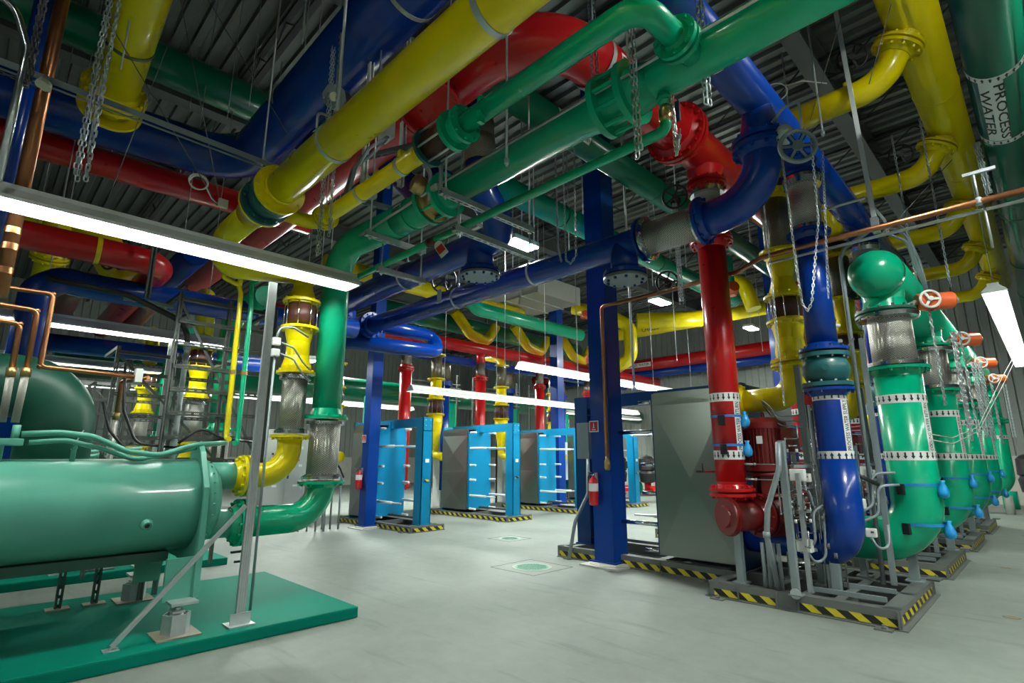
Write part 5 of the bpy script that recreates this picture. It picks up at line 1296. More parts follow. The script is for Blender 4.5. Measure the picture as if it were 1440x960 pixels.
# dark pump by the far wall and the red pump feet
for (x, y, lb) in ((-12.4, 20.5, 'black upright pump on a red foot seen past the tall column'), (-.6, 22.2, 'black upright pump on a red foot behind the green standpipe'), (-13.6, 20.2, 'black upright pump partly hidden by the tall column')):
    t = thing('black_pump', lb, 'pump', (x, y, 0), 'black pumps by the wall')
    b = MB(); b.lathe([(.5, .14), (.55, .30), (.9, .34), (1.0, .28), (1.05, .34), (1.5, .32), (1.6, .22), (1.68, 0)], (x, y, 0), Z, 22); b.box((x+.2, y-.15, 1.1), (x+.46, y+.15, 1.4), .02); b.build('motor', BLACK, t)
    b = MB(); b.lathe([(.02, .26), (.08, .26), (.08, .12), (.52, .14)], (x, y, 0), Z, 20); b.tube([(x, y, .28), (x+.5, y-.2, .28)], .13, seg=16); b.build('foot', RED, t)
    b = MB(); b.lathe([(0, .26), (.35, .26)], (x-.75, y, .3), X, 22); b.build('green_cap', GREEN, t)
# floor drain covers
DR = mat('drain_green', (.06,.27,.17), .5, .3, noise=.2)
def drain(c, R, label):
    x, y = c; t = thing('floor_drain', label, 'drain', (x, y, 0), 'floor drain covers')
    b = MB(); b.lathe([(.001, R+.05), (.004, R+.05), (.004, R)], (x, y, 0), Z, 40, caps=(False, False)); b.build('rim', mat('drain_rim_concrete', (.30,.31,.27), .7), t)
    b = MB(); b.lathe([(.001, R), (.006, R), (.006, 0)], (x, y, 0), Z, 40); cvr = b.build('cover', DR, t)
    b = MB(); w_ = R*1.75
    for s in (-1, 1):
        b.box((x-w_, y+s*w_-.006, .0005), (x+w_, y+s*w_+.006, .0022)); b.box((x+s*w_-.006, y-w_, .0005), (x+s*w_+.006, y+w_, .0022))
    b.build('floor_joint', mat('joint_sealant', (.07,.075,.065), .7), t)
    b = MB()
    for i in range(-8, 9):
        for j in range(-8, 9):
            u, v_ = i*R/8.5, j*R/8.5
            if u*u+v_*v_ < (R*.9)**2: b.box((x+u-R*.035, y+v_-R*.035, .0058), (x+u+R*.035, y+v_+R*.035, .0068))
    b.build('grille_hole', mat('drain_dark', (.008,.03,.02), .7), cvr)
drain((-5.52, 5.92), .235, 'round green drain cover set in the floor near the tall dark blue column')
drain((-7.71, 7.65), .17, 'smaller green drain cover in the floor farther down the aisle')
for (x, y, s) in ((-.55, 7.4, .07), (-.75, 10.6, .06), (-.7, 15.2, .06)):
    b = MB(); b.lathe([(.0008, s), (.002, s*.9), (.002, 0)], (x, y, 0), Z, 14); tag(b.build('floor_patch', mat('rusty_patch', (.20,.16,.10), .7, noise=.3)), 'small brown stained patch in the concrete floor %s' % {7.4: 'beside the first pump skid', 10.6: 'beside the second pump skid', 15.2: 'beside the fourth pump skid'}[y], 'patch', kind='thing')

# ------------------------------------------------------------------ lights
strip_light('long fluorescent fitting hanging in front of the chiller pipes, brightest in the scene', -5.20, -.95, 2.73, 3.39, 30)
strip_light('long fluorescent fitting over the second chiller', -9.0, -1.2, 2.62, 3.26, 26)
strip_light('fluorescent fitting beyond the second chiller', -13.0, -1.0, 2.6, 3.3, 20)
strip_light('long bare fluorescent row in front of the far red and yellow risers', -10.6, 7.19, 17.0, 3.13, 22)
strip_light('fluorescent fitting hanging above the aisle left of the tall column', -8.1, 8.35, 15.0, 3.52, 34)
strip_light('fluorescent fitting seen under the beam of the dark blue exchanger', -8.6, 16.2, 21.5, 3.4, 24)
strip_light('fluorescent fitting along the far wall seen past the exchanger beam', -14.5, 17.2, 23.5, 3.45, 24)
strip_light('fluorescent fitting over the walkway, seen end on', -.30, 10.6, 20.0, 4.02, 22)
strip_light('fluorescent fitting along the left far wall', -17.5, 4.0, 12.0, 3.4, 20)
strip_light('fluorescent fitting over the far left corner', -17.5, -3.0, 3.0, 3.4, 20)
strip_light('added fill lamp over the walkway out of the frame', 1.7, 1.5, 9.5, 4.0, 26)  # unseen lamp added to brighten the walkway floor and the green bends
for (x, y0, y1, lb) in ((3.4, -9.5, -2.5, 'first added fill lamp behind the viewer'), (7.2, -8.5, 1.0, 'second added fill lamp behind the viewer toward the right'), (-1.2, -11.0, -5.0, 'third added fill lamp behind the viewer toward the left'), (10.5, -4.0, 6.0, 'fourth added fill lamp behind the viewer, far to the right')):
    strip_light(lb, x, y0, y1, 3.4, 42)  # unseen fill lamps, added to light the faces turned to the viewer
def highbay(c, power, label, d=(0,0,-1)):
    c = V(c); t = thing('high_bay_lamp', label, 'lamp', c, 'white high bay lamps')
    b = MB(); b.box(c-V((.16, .34, -.02)), c+V((.16, .34, .12)), .02); b.build('housing', WHITE, t)
    b = MB(); b.box(c-V((.14, .32, .0)), c+V((.14, .32, .018))); b.build('diffuser', emis('high_bay_face_%g' % power, (.93, 1.0, .94), power/.56), t)
    b = MB(); b.cyl(c+Z*.12, (c.x, c.y, CEIL-.1), .012, seg=8); b.build('stem', STEEL, t)
highbay((-6.75, 7.02, 5.55), 300, 'white high bay lamp glaring below the upturned blue elbow')
highbay((-6.85, 12.4, 5.55), 260, 'white high bay lamp glaring right of the tall dark blue column')
highbay((-12.2, 5.2, 3.75), 60, 'small white high bay lamp behind the bright blue column')
for (x, y, i) in ((-16.5, 8, 'one'), (-16.5, 15, 'two'), (-7, 19, 'three')):
    highbay((x, y, 6.0), {'one': 680, 'two': 680, 'three': 760}[i], {'one': 'added fill lamp above the control cabinets', 'two': 'added fill lamp above the cabinets toward the far wall', 'three': 'added fill lamp near the far wall over the aisle'}[i])  # lamps added to brighten the far wall and the cabinets
highbay((1.5, 4.5, 6.2), 300, 'added fill lamp above the right walkway out to the side')  # unseen, added as fill over the walkway side
highbay((-1.0, -2.5, 6.0), 40, 'added overhead fill lamp behind the viewer')  # unseen, added as soft ambient fill from the viewer's side
# ------------------------------------------------------------------ instrument stands on each pump skid
TUBING = mat('stainless_tubing', (.62,.63,.62), .25, 1.0)
def instrument_stand():
    h = SKH
    t = thing('instrument_stand', 'grey post stand crowded with white transmitters and bent tubing on the first pump skid', 'instrument stand', (-2.05, 6.5, h), 'instrument stands')
    for (x, y, z1, w_) in ((-2.06, 6.10, 1.69, .032), (-2.02, 6.78, 2.58, .030), (-1.97, 7.18, 2.0, .03)):
        b = MB(); b.box((x-w_, y-w_, h), (x+w_, y+w_, z1)); b.box((x-w_-.03, y-w_-.03, h), (x+w_+.03, y+w_+.03, h+.012)); b.build('post', GREYPAINT, t)
    b = MB(); b.cyl((-2.055, 6.062, h+.02), (-2.055, 6.05, h+.02), .05, seg=14); b.build('lifting_eye', STEEL, t)
    # slotted ladder panels
    for (x, y, z0, z1) in ((-1.93, 6.70, h, 2.1), (-1.86, 6.86, h, 1.9), (-2.0, 6.33, h, 1.35)):
        b = MB(); slotted(b, (x, y, z0), (x, y, z1), .04, X); b.build('slotted_strut', STEEL, t)
    for z in (.55, .95, 1.2, 1.42):
        b = MB(); slotted(b, (-2.05, 6.35, z), (-1.88, 6.9, z), .03, Z, False); b.build('cross_bar', STEEL, t)
    # transmitters
    for i, (x, y, z, s) in enumerate(((-2.02, 6.40, 1.33, .085), (-1.98, 6.52, 1.30, .06), (-2.02, 6.38, .61, .085), (-1.66, 6.98, 1.30, .09), (-1.62, 7.02, 1.02, .07), (-1.55, 7.05, .72, .06))):
        b = MB(); b.box((x-s*.85, y-s*.6, z-s*.75), (x+s*.85, y+s*.6, z+s*.75), .012); tr = b.build('transmitter', WHITE, t)
        b = MB(); b.cyl((x, y, z-s*.75), (x, y, z-s*.75-.05), .018, seg=8); b.obox((x+s*.3, y-s*.6-.002, z+.01), (.03, .004, .02)); b.build('gland', DKSTEEL, tr)
    for (x, y, z) in ((-2.06, 6.27, 1.52), (-1.99, 6.36, 1.52), (-2.05, 6.27, .79), (-1.93, 6.35, .80)):
        b = MB(); b.box((x-.012, y-.008, z-.05), (x+.012, y+.008, z+.05)); v_ = b.build('valve_handle', mat('navy_grip', (.01,.02,.12), .5), t)
        b = MB(); b.cyl((x, y, z+.05), (x, y, z+.085), .014, seg=8); b.build('cap', PAPER, v_)
    # bent small-bore tubing
    rnd = random.Random(11)
    for i in range(44):
        x, y, z = rnd.uniform(-2.18, -1.93), rnd.uniform(6.2, 7.2), rnd.uniform(.35, 1.65)
        pts = [V((x, y, z))]; d = rnd.randrange(3)
        for j in range(rnd.randint(3, 5)):
            e = V((0, 0, 0)); e[d] = rnd.choice((-1, 1))*rnd.uniform(.07, .30 if d == 2 else .22); q = pts[-1]+e
            q.y = min(max(q.y, 6.15), 7.3); q.x = min(max(q.x, -2.2), -1.92 if q.y < 6.85 else -1.5); q.z = min(max(q.z, .25), 1.85)
            if (q-pts[-1]).length > .03: pts.append(q)
            d = (d+rnd.choice((1, 2))) % 3
        b = MB(); b.tube(pts, .0075, .02, 6, 3)
        for q in pts[1:-1:2]: b.cyl(q-Z*.012, q+Z*.012, .011, seg=6)
        b.build('tubing', TUBING, t)
    for i in range(5):
        x, y = -1.90+.035*i, 6.55+.05*i
        b = MB(); b.cyl((x, y, h), (x, y, 2.1-.07*i), .009, seg=6); b.build('tubing', TUBING, t)
    for i in range(18):
        x, y, z = rnd.uniform(-2.1, -1.75), rnd.uniform(6.2, 6.8), rnd.uniform(.4, 1.2)
        b = MB(); b.cyl((x, y, z-.025), (x, y, z+.025), .017, seg=8); b.cyl((x, y-.03, z), (x, y+.03, z), .010, seg=6); b.build('needle_valve', DKSTEEL, t)
    # grey flexible conduit loops
    loops = [[(-2.0, 6.43, 1.28), (-1.95, 6.50, 1.12), (-1.93, 6.52, .95), (-1.90, 6.60, 1.0)],
             [(-1.84, 6.50, 1.02), (-1.92, 6.42, .95), (-1.92, 6.40, .65), (-1.98, 6.42, .60)],
             [(-2.0, 6.38, .54), (-1.95, 6.42, .43), (-1.86, 6.48, .50), (-1.84, 6.50, .95), (-1.80, 6.55, 1.0)],
             [(-1.30, 7.30, 1.35), (-1.50, 7.2, 1.34), (-1.52, 7.15, 1.0), (-1.72, 7.02, .86), (-1.80, 6.98, .86)],
             [(-1.28, 7.32, 1.22), (-1.46, 7.2, 1.21), (-1.48, 7.15, .9), (-1.70, 7.05, .79), (-1.82, 7.0, .79)],
             [(-1.55, 7.02, .67), (-1.50, 7.05, .55), (-1.42, 7.15, .58), (-1.42, 7.2, .8)]]
    for L in loops:
        b = MB(); b.tube(L, .014, .10, 10, 6); b.build('flexible_conduit', CONDUIT, t)
    b = MB(); b.cyl((-1.66, 7.0, 1.36), (-1.45, 7.2, 1.22), .022, seg=10); b.build('probe', BLACK, t)
    b = MB(); b.tube([(-2.06, 6.02, 1.67), (-2.07, 6.0, 1.40), (-2.22, 5.99, 1.0), (-2.26, 6.0, .72), (-2.27, 6.2, h)], .028, .22, 14, 6)
    b.cyl((-2.26, 6.0, .70), (-2.26, 6.0, .76), .036, seg=12); b.build('flexible_conduit', CONDUIT, t)
    for i in range(4):
        b = MB(); b.cyl((-2.40+.055*i, 6.22, h), (-2.40+.055*i, 6.22, .62), .021, seg=10); b.build('conduit', GREYPAINT, t)
    # hoses from the yellow bend
    for i in range(3):
        b = MB(); b.tube([(-2.52, 6.97, 2.22-.03*i), (-2.40, 6.85, 2.14-.06*i), (-2.25, 6.72, 1.98-.05*i), (-2.02, 6.75, 2.0-.07*i)], .008, .12, 8, 6); b.build('cable', CONDUIT, t)
    b = MB(); b.box((-1.93, 6.83, 1.86), (-1.83, 6.90, 2.12)); b.build('junction_box', GREYPAINT, t)
    b = MB(); b.tube([(-1.55, 7.28, h), (-1.53, 7.28, 3.93), (-1.47, 7.30, 4.05), (-1.18, 7.26, 4.18)], .024, .08, 12, 5); b.build('tall_conduit', CONDUIT, t)
    b = MB(); slotted(b, (-1.46, 7.32, h), (-1.44, 7.32, 2.9), .05, X, False); b.build('post', GREYPAINT, t)
    for z in (2.86, 3.05):
        b = MB(); b.tube([(-1.75, 7.05, z), (-1.62, 7.2, z+.02)], .022, seg=10); b.build('transmitter', WHITE, t)
    b = MB(); b.bar((-1.72, 7.1, 2.55), (-1.50, 7.25, 2.9), .02, .02); b.build('brace', DKSTEEL, t)
    b = MB(); b.cyl((-1.72, 7.05, 2.3), (-1.72, 7.05, 2.95), .03, seg=12); b.build('post', GREYPAINT, t)
    return t
ist = instrument_stand()
for k in range(1, 4): dup(ist, (0, DY*k, 0), 'grey post stand crowded with white transmitters and tubing on the %s pump skid' % ROW[k-1])

# ------------------------------------------------------------------ hanging chains
def chain(label, pts, n=1, L=.05, r=.0055, m=None, spread=.0, loop=False):
    t = thing('hanging_chain', label, 'chain', pts[0])
    for i in range(n):
        o = V((random.uniform(-1, 1)*spread, random.uniform(-1, 1)*spread, 0)); P = [V(p)+o for p in pts]
        P[-1] = P[-1]+Z*random.uniform(0, .05)
        b = MB(); b.chain(P, L, r); b.build('strand', m or CHAINM, t)
    return t
chain('bunch of zinc chains hanging beside the copper pipe, ending above the light', [(-4.8, .28, 5.6), (-4.8, .28, 3.47)], 4, .062, .0065, None, .045)
chain('dark chain bundle hanging in front of the slim blue standpipe', [(-4.8, -.14, 5.6), (-4.8, -.115, 4.05)], 3, .06, .007, DKCHAIN, .03)
chain('zinc chain looped over the end of the long grey bar', [(-5.0, -.6, 4.26), (-5.0, -.2, 4.24), (-5.0, .0, 4.20)], 2, .045, .005, DKCHAIN, .01)
chain('pair of zinc chains hanging in front of the green bypass elbow', [(-1.52, 2.58, 5.6), (-1.50, 2.58, 3.25)], 2, .066, .0065, None, .03)
chain('pair of zinc chains hanging past the green overhead run near the blue header', [(-1.19, 2.92, 5.6), (-1.20, 2.92, 3.60)], 2, .066, .0065, None, .025)
chain('thin zinc chain beside the brass valve of the drain line', [(-1.36, 2.76, 3.72), (-1.34, 2.74, 3.30), (-1.30, 2.72, 3.42)], 2, .04, .004, None, .015)
chain('single zinc chain hanging between the green bypass and the red bend', [(-2.10, 3.0, 5.4), (-2.08, 3.0, 4.25)], 2, .05, .005, None, .03)
chain('dangling chains left of the yellow run in front of the slim yellow bypass', [(-4.62, 2.0, 5.6), (-4.58, 2.0, 3.30)], 3, .045, .0045, None, .05)
chain('single long chain just right of the slim yellow bypass elbow', [(-4.34, 2.0, 5.6), (-4.25, 2.0, 3.40)], 2, .045, .0045, None, .03)
chain('chain loop hanging in front of the blue cross pipe left of the tall column', [(-4.14, 5.12, 5.9), (-4.13, 5.12, 4.02), (-4.05, 5.12, 3.95), (-3.96, 5.12, 4.04), (-3.95, 5.12, 5.9)], 1, .05, .005)
chain('second chain loop by the tall column in front of the blue cross pipe', [(-4.30, 5.14, 5.9), (-4.28, 5.14, 4.25), (-4.22, 5.14, 4.0)], 2, .05, .005, None, .02)
chain('chain pair hanging behind the braided hose of the blue cross pipe', [(-3.0, 6.0, 4.75), (-3.0, 6.0, 3.35)], 3, .05, .005, None, .05)
# chain wheel and its loop in front of the blue riser
t = thing('chain_wheel_valve', 'blue chain wheel valve operator on the flange where the blue cross pipe drops', 'valve', (-1.35, 5.2, 4.5), 'hand wheel valves')
b = MB(); d = V((.55, -.83, -.05)).normalized(); c = V((-1.29, 5.10, 4.38)); b.wheel(c, d, .155, .022, 6, .05); b.build('chain_wheel', GREYPAINT, t)
b = MB(); a_, b_, _ = frame_of(d)
for i in range(6): b.bar(c-d*.005+(a_*math.cos(i*PI/3)+b_*math.sin(i*PI/3))*.03, c-d*.005+(a_*math.cos(i*PI/3)+b_*math.sin(i*PI/3))*.13, .05, .016, d)
b.build('spoke', BLUE, t)
b = MB(); b.lathe([(-.1, .05), (-.08, .085), (.06, .085), (.10, .06), (.13, .03)], (-1.45, 5.28, 4.65), V((.4, -.9, .1)), 18); b.cyl((-1.47, 5.33, 4.67), (-1.62, 5.35, 4.67), .04, seg=12); b.cyl(c-d*.14, c, .022, seg=10); b.build('gearbox', STEEL, t)
b = MB(); b.tube([(-1.52, 5.22, 4.80), (-1.40, 5.2, 4.90), (-1.25, 5.18, 4.88), (-1.25, 5.15, 4.55)], .014, .05, 8, 4); b.build('guide_rod', STEEL, t)
chain('long chain loop hanging from the chain wheel in front of the blue riser', [(-1.42, 5.05, 4.40), (-1.41, 5.05, 3.2), (-1.40, 5.05, 2.85), (-1.36, 5.05, 2.77), (-1.32, 5.05, 2.85), (-1.20, 5.1, 3.6), (-1.17, 5.1, 4.40)], 1, .042, .0045)
chain('chain strand hanging left of the blue riser across its yellow neighbour', [(-1.80, 5.6, 4.5), (-1.82, 5.6, 2.0)], 1, .042, .0042)
chain('chain strand hanging right of the blue riser down to the transmitter stand', [(-1.20, 5.6, 4.5), (-1.32, 5.6, 2.95)], 1, .042, .0042)
for k, (x, y, z0, z1) in enumerate(((-1.02, 9.0, 6.2, 3.66), (-.67, 9.0, 6.3, 3.70), (-.78, 9.3, 3.2, 1.9), (-.72, 9.35, 3.2, 1.7), (-.78, 12.2, 3.15, 1.85), (-.72, 12.3, 3.15, 1.75), (-.80, 15.2, 3.1, 1.75), (-.72, 20.0, 3.5, 2.0))):
    chain(['chain falling from the first black valve wheel to behind the first orange actuator', 'chain falling from the second black valve wheel behind the first orange actuator', 'chain bunch under the second orange actuator', 'heavier chain bunch in front of the second green bend', 'chain bunch under the third orange actuator', 'heavier chain bunch in front of the third green bend', 'chain bunch under the last orange actuator', 'chain bunch in front of the slim green standpipe'][k], [(x, y, z0), (x, y, z1)], 1 if k < 2 else 3, .06, .007, None, .0 if k < 2 else .05)
chain('chain of the first orange actuator falling in front of its green bend', [(-.80, 7.75, 3.25), (-.80, 7.75, 2.05)], 2, .052, .0055, None, .02)
chain('dark chain hanging along the side of the dark green jacketed trunk pipe', [(-.12, 8.0, 5.2), (-.10, 8.0, 4.45)], 3, .06, .007, None, .02)
t = thing('sagging_rope', 'thin white rope sagging from the green bends up to the hanging light over the walkway', 'rope', (-.4, 10, 2))
b = MB(); b.tube([(-.93, 7.35, 1.76), (-.88, 8.5, 1.75), (-.8, 11.0, 1.98), (-.55, 14.5, 3.1), (-.33, 17.5, 4.0)], .006, 3.0, 6, 10); b.tube([(-.93, 7.4, 1.70), (-.88, 8.5, 1.68), (-.8, 11.0, 1.92), (-.53, 14.5, 3.0), (-.33, 17.5, 3.9)], .006, 3.0, 6, 10); b.build('rope', CONC, t)

# ------------------------------------------------------------------ hangers: rods, trapezes, wires
def rod(label, x, y, z0, z1=None, r=.011, m=None, side=None, name='hanger_rod'):
    z1 = z1 or CEIL-.5
    t = thing(name, label, 'hanger rod', (x, y, z0)); b = MB(); b.cyl((x, y, z0), (x, y, z1), r, seg=8); b.build('rod', m or STEEL, t)
    b = MB(); b.cyl((x, y, z0+.02), (x, y, z0+.06), r*2.0, seg=6); b.build('nut', m or STEEL, t)
    if side:
        b = MB()
        w_ = side; b.tube([(x, y-w_, z0-.14), (x, y-w_, z0), (x, y+w_, z0), (x, y+w_, z0-.14)], .010, .04, 8, 4); b.build('yoke', m or STEEL, t)
    return t
rod('steel hanger rod with yoke holding the overhead yellow run beside the dangling chains', -3.55, 1.63, 4.06, 6.5, .014, None, .15)
rod('steel hanger rod with yoke holding the yellow run near the check valve', -5.12, 1.63, 4.06, None, .009, None, .15)
rod('hanger rod holding the yellow run where it nears the top edge', -1.78, 1.63, 4.06, None, .010, None, .15)
rod('bright steel hanger rod dropping past the green bypass to the green run', -2.72, 2.66, 3.75, None, .010)
rod('hanger rod rising over the green run near the red bend', -1.78, 2.98, 3.95, None, .010)
rod('hanger rod above the blue cross pipe clamp by the duct', -4.9, 5.35, 4.28, None, .010)
rod('hanger rod above the blue cross pipe clamp toward the far column', -6.6, 5.35, 4.28, None, .010)
rod('hanger rod above the blue stub pipe clamp', -7.0, 4.6, 4.6, None, .010)
rod('hanger rod above the red header clamp', -2.78, 3.98, 5.80, None, .012)
rod('thin hanger rod above the blue header', -1.45, 6.9, 5.4, None, .012)
for i, (x, y, z0, lb) in enumerate(((-8.1, 9.2, 3.6, 'near end of the fluorescent fitting left of the tall column'), (-8.1, 14.0, 3.6, 'far end of the fluorescent fitting left of the tall column'), (-10.6, 8.2, 3.21, 'near end of the bare fluorescent row'), (-10.6, 10.9, 3.21, 'middle of the bare fluorescent row'), (-10.6, 13.6, 3.21, 'far end of the bare fluorescent row'), (-5.2, 2.35, 3.47, 'right part of the brightest fluorescent fitting'), (-9.0, .4, 3.34, 'left part of the second fluorescent fitting'), (-9.0, 2.3, 3.34, 'right part of the second fluorescent fitting'), (-.30, 10.8, 4.10, 'near end of the fluorescent fitting over the walkway'), (-.30, 18.9, 4.10, 'far end of the fluorescent fitting over the walkway'))):
    rod('drop rod on the '+lb, x, y, z0, None, .006, STEEL, name='drop_rod')
rnd = random.Random(3)
for i, (x, y, z0) in enumerate([(-7.4, 7.2, 3.2), (-10.5, 9.9, 3.2), (-9.8, 12.6, 3.6), (-7.2, 13.8, 4.2), (-6.4, 15.4, 3.9), (-7.9, 17.8, 3.4), (-6.1, 18.6, 4.3), (-5.7, 16.2, 4.6), (-8.8, 20.2, 4.2), (-9.6, 19.4, 4.0)]):
    rod(['thin rod hanging straight down below the blue cross pipes', 'thin rod before the near end of the far red header', 'thin rod before the bright blue back column', 'thin rod hanging right of the tall blue column', 'thin rod crossing the red wall pipe left of its label', 'thin rod crossing the red wall pipe at its label', 'thin rod right of the red wall pipe label', 'thin rod near the red riser at the back', 'thin rod at the far wall above the fluorescent fitting', 'thin rod left of the red wall pipe label'][i], x, y, z0, None, .007)
rod('stout white pipe drop standing on the beam of the dark blue exchanger', -4.62, 7.38, 2.55, CEIL-.5, .020, WHITE, name='drop_rod')
def trapeze(label, p0, p1, ztop, w_=.05):
    t = thing('trapeze_hanger', label, 'hanger', p0)
    b = MB(); slotted(b, p0, p1, w_, Z); b.build('strut', STEEL, t)
    d = (V(p1)-V(p0)).normalized()
    for p in (V(p0)+d*.05, V(p1)-d*.05):
        b = MB(); b.cyl(p-Z*.06, (p.x, p.y, ztop), .009, seg=8); b.build('rod', STEEL, t)
        b = MB(); b.cyl(p-Z*.045, p-Z*.025, .02, seg=6); b.cyl(p+Z*.025, p+Z*.045, .02, seg=6); b.build('nut', STEEL, t)
    return t
trapeze('slotted strut trapeze under the overhead green run near its brass valve', (-3.42, 2.55, 3.76), (-3.42, 3.72, 3.76), 6.5)
trapeze('lower slotted strut trapeze carrying the thin green drain line', (-3.42, 2.70, 3.47), (-3.42, 3.72, 3.47), 3.76)
trapeze('slotted strut trapeze under the green elbow at the chiller riser', (-4.62, 2.52, 3.74), (-4.62, 3.25, 3.74), 6.5)
trapeze('small slotted strut under the drain line near the light end', (-4.75, 2.75, 3.45), (-4.75, 3.35, 3.45), 3.74)
# thin grey conduit lying along the overhead green run
t = thing('run_conduit', 'thin grey conduit running along the side of the overhead green run', 'conduit', (-2.5, 2.68, 3.95)); b = MB(); b.cyl((-5.0, 2.66, 3.87), (-3.62, 2.66, 3.93), .014, seg=10); b.cyl((-3.62, 2.66, 3.93), (.7, 2.68, 3.96), .0095, seg=10); b.build('conduit', STEEL, t)
b = MB(); b.lathe([(0, .025), (.02, .032), (.10, .032), (.12, .02)], (-3.72, 2.66, 3.925), X, 12); b.build('fitting', STEEL, t)
# grey bar with a cream disc, upper left
t = thing('grey_cable_bar', 'long thin grey bar crossing before the blue main with a cream disc', 'bar', (-5, .6, 4.3)); b = MB(); b.bar((-5.0, -.8, 4.33), (-5.0, 1.75, 4.30), .012, .05); b.bar((-5.03, -.8, 4.29), (-5.03, 1.75, 4.26), .012, .012); b.build('bar', GREYPAINT, t)
b = MB(); b.lathe([(-.012, 0), (-.012, .048), (0, .05), (.03, .042), (.035, 0)], (-4.97, -.015, 4.245), V((-.2, .2, 1)), 22); b.build('disc', mat('cream_disc', (.62,.62,.48), .5), t)
b = MB(); b.cyl((-5.0, 1.75, 4.3), (-5.0, 1.75, 4.3-.01), .012, seg=6); b.cyl((-5.0, -.015, 4.28), (-5.0, -.015, 4.32), .03, seg=10); b.build('fitting', STEEL, t)
t = thing('strut_bar', 'short galvanised strut bar behind the slim yellow bypass', 'bar', (-5, 2.6, 4.4)); b = MB(); slotted(b, (-5.1, 2.6, 4.32), (-4.9, 3.35, 4.30), .05, Z); b.build('bar', GREYPAINT, t)
# bright bent conduit at the left edge
t = thing('bent_conduit', 'shiny steel conduit bending down in front of the slim blue standpipe', 'conduit', (-5.0, -.2, 4)); b = MB(); b.tube([(-5.0, -.8, 4.86), (-5.0, -.26, 4.82), (-5.0, -.14, 4.5), (-5.0, -.14, 3.42)], .026, .16, 16, 8); b.build('conduit', CHROME, t)
# white struts with box and flexible conduits behind the yellow run
t = thing('strut_stand', 'white lit strut frame with junction box and flexible conduits behind the overhead yellow run', 'frame', (-4.7, 2.9, 4.4))
for (x, y, z0, z1) in ((-4.70, 2.95, 4.45, 6.8), (-4.88, 2.6, 4.30, 6.8)):
    b = MB(); slotted(b, (x, y, z0), (x, y, z1), .055, X, False); b.build('upright', WHITE, t)
b = MB(); slotted(b, (-4.95, 2.55, 4.72), (-4.5, 3.15, 5.0), .05, Z); b.build('cross_bar', DKSTEEL, t)
b = MB(); b.box((-4.82, 2.70, 4.95), (-4.62, 2.80, 5.22), .008); b.build('junction_box', WHITE, t)
for i, L in enumerate(([(-4.72, 2.75, 4.95), (-4.78, 2.6, 4.7), (-4.95, 2.5, 4.6), (-4.9, 2.4, 4.2), (-4.75, 2.3, 4.0)], [(-4.66, 2.74, 4.95), (-4.7, 2.55, 4.75), (-4.8, 2.45, 4.5), (-4.85, 2.4, 4.05)], [(-3.92, 2.35, 4.0), (-3.85, 2.5, 4.25), (-3.95, 2.6, 4.42), (-4.1, 2.6, 4.3)])):
    b = MB(); b.tube(L, .018, .12, 10, 6); b.build('flexible_conduit', CONDUIT, t)
for i in range(2):
    t = thing('flexible_hose', 'pale blue grey flexible hose arching %s the slim yellow bypass' % ('over' if i else 'behind'), 'hose', (-4, 2.6, 4.2)); b = MB(); o = .16*i; b.tube([(-3.95+o, 2.35, 3.92), (-4.0+o, 2.4, 4.2), (-3.9+o, 2.55, 4.36), (-3.72+o, 2.65, 4.1), (-3.72+o, 2.65, 3.82)], .020, .14, 12, 6); b.build('hose', CONDUIT, t)
# guy wires and loops of wire
for i, (p, q) in enumerate((((-5.5, .78, 6.1), (-5.5, 1.40, 3.98)), ((-5.5, .3, 5.4), (-5.5, 1.38, 3.95)), ((-6.6, .9, 7.5), (-6.4, 2.3, 5.6)), ((-5.8, 1.0, 6.9), (-6.2, .6, 4.0)), ((-.52, 6.2, 6.2), (-.82, 6.2, 5.4)), ((-.35, 7.7, 4.95), (-.95, 6.8, 3.95)), ((-1.0, 6.4, 6.5), (-1.5, 6.6, 5.5)))):
    t = thing('guy_wire', ['thin guy wire falling to the tagged block by the check valve of the yellow run', 'thin guy wire with a coil slanting to the check valve of the yellow run', 'thin guy wire slanting in front of the blue main', 'thin guy wire crossing behind the long grey bar', 'thin guy wire dropping right of the yellow branch', 'thin guy wire slanting from the jacketed trunk pipe', 'thin guy wire above the blue header'][i], 'wire', p)
    b = MB(); b.cyl(p, q, .0045, seg=5); b.build('wire', DKSTEEL, t)
t = thing('wire_coil', 'small coil of white cable hanging left of the yellow run', 'cable', (-5.5, 1.2, 4.1)); b = MB(); [b.torus((-5.5, 1.19, 4.12+.006*i), V((1, -.3+.1*i, .1)), .075+.004*i, .006, 24, 5) for i in range(3)]; b.tube([(-5.5, 1.26, 4.1), (-5.5, 1.32, 4.0), (-5.5, 1.4, 3.95)], .006, .05, 6); b.build('coil', PAPER, t)
t = thing('tag_block', 'small cream block clipped to a guy wire by the yellow run', 'tag', (-5.5, 1.42, 4.0)); b = MB(); b.box((-5.52, 1.38, 3.94), (-5.48, 1.47, 4.03), .008); b.build('block', mat('cream_disc', (.6,.6,.45)), t)
t = thing('wire_coil', 'loop of pale cable hanging beside the yellow branch', 'cable', (-1.6, 6.6, 6.2)); b = MB(); b.torus((-1.95, 7.0, 6.35), V((.5, -1, .1)), .14, .009, 28, 6); b.tube([(-1.83, 7.0, 6.38), (-1.6, 6.95, 6.3), (-1.35, 7.0, 6.15)], .008, .1, 6); b.build('coil', PAPER, t)

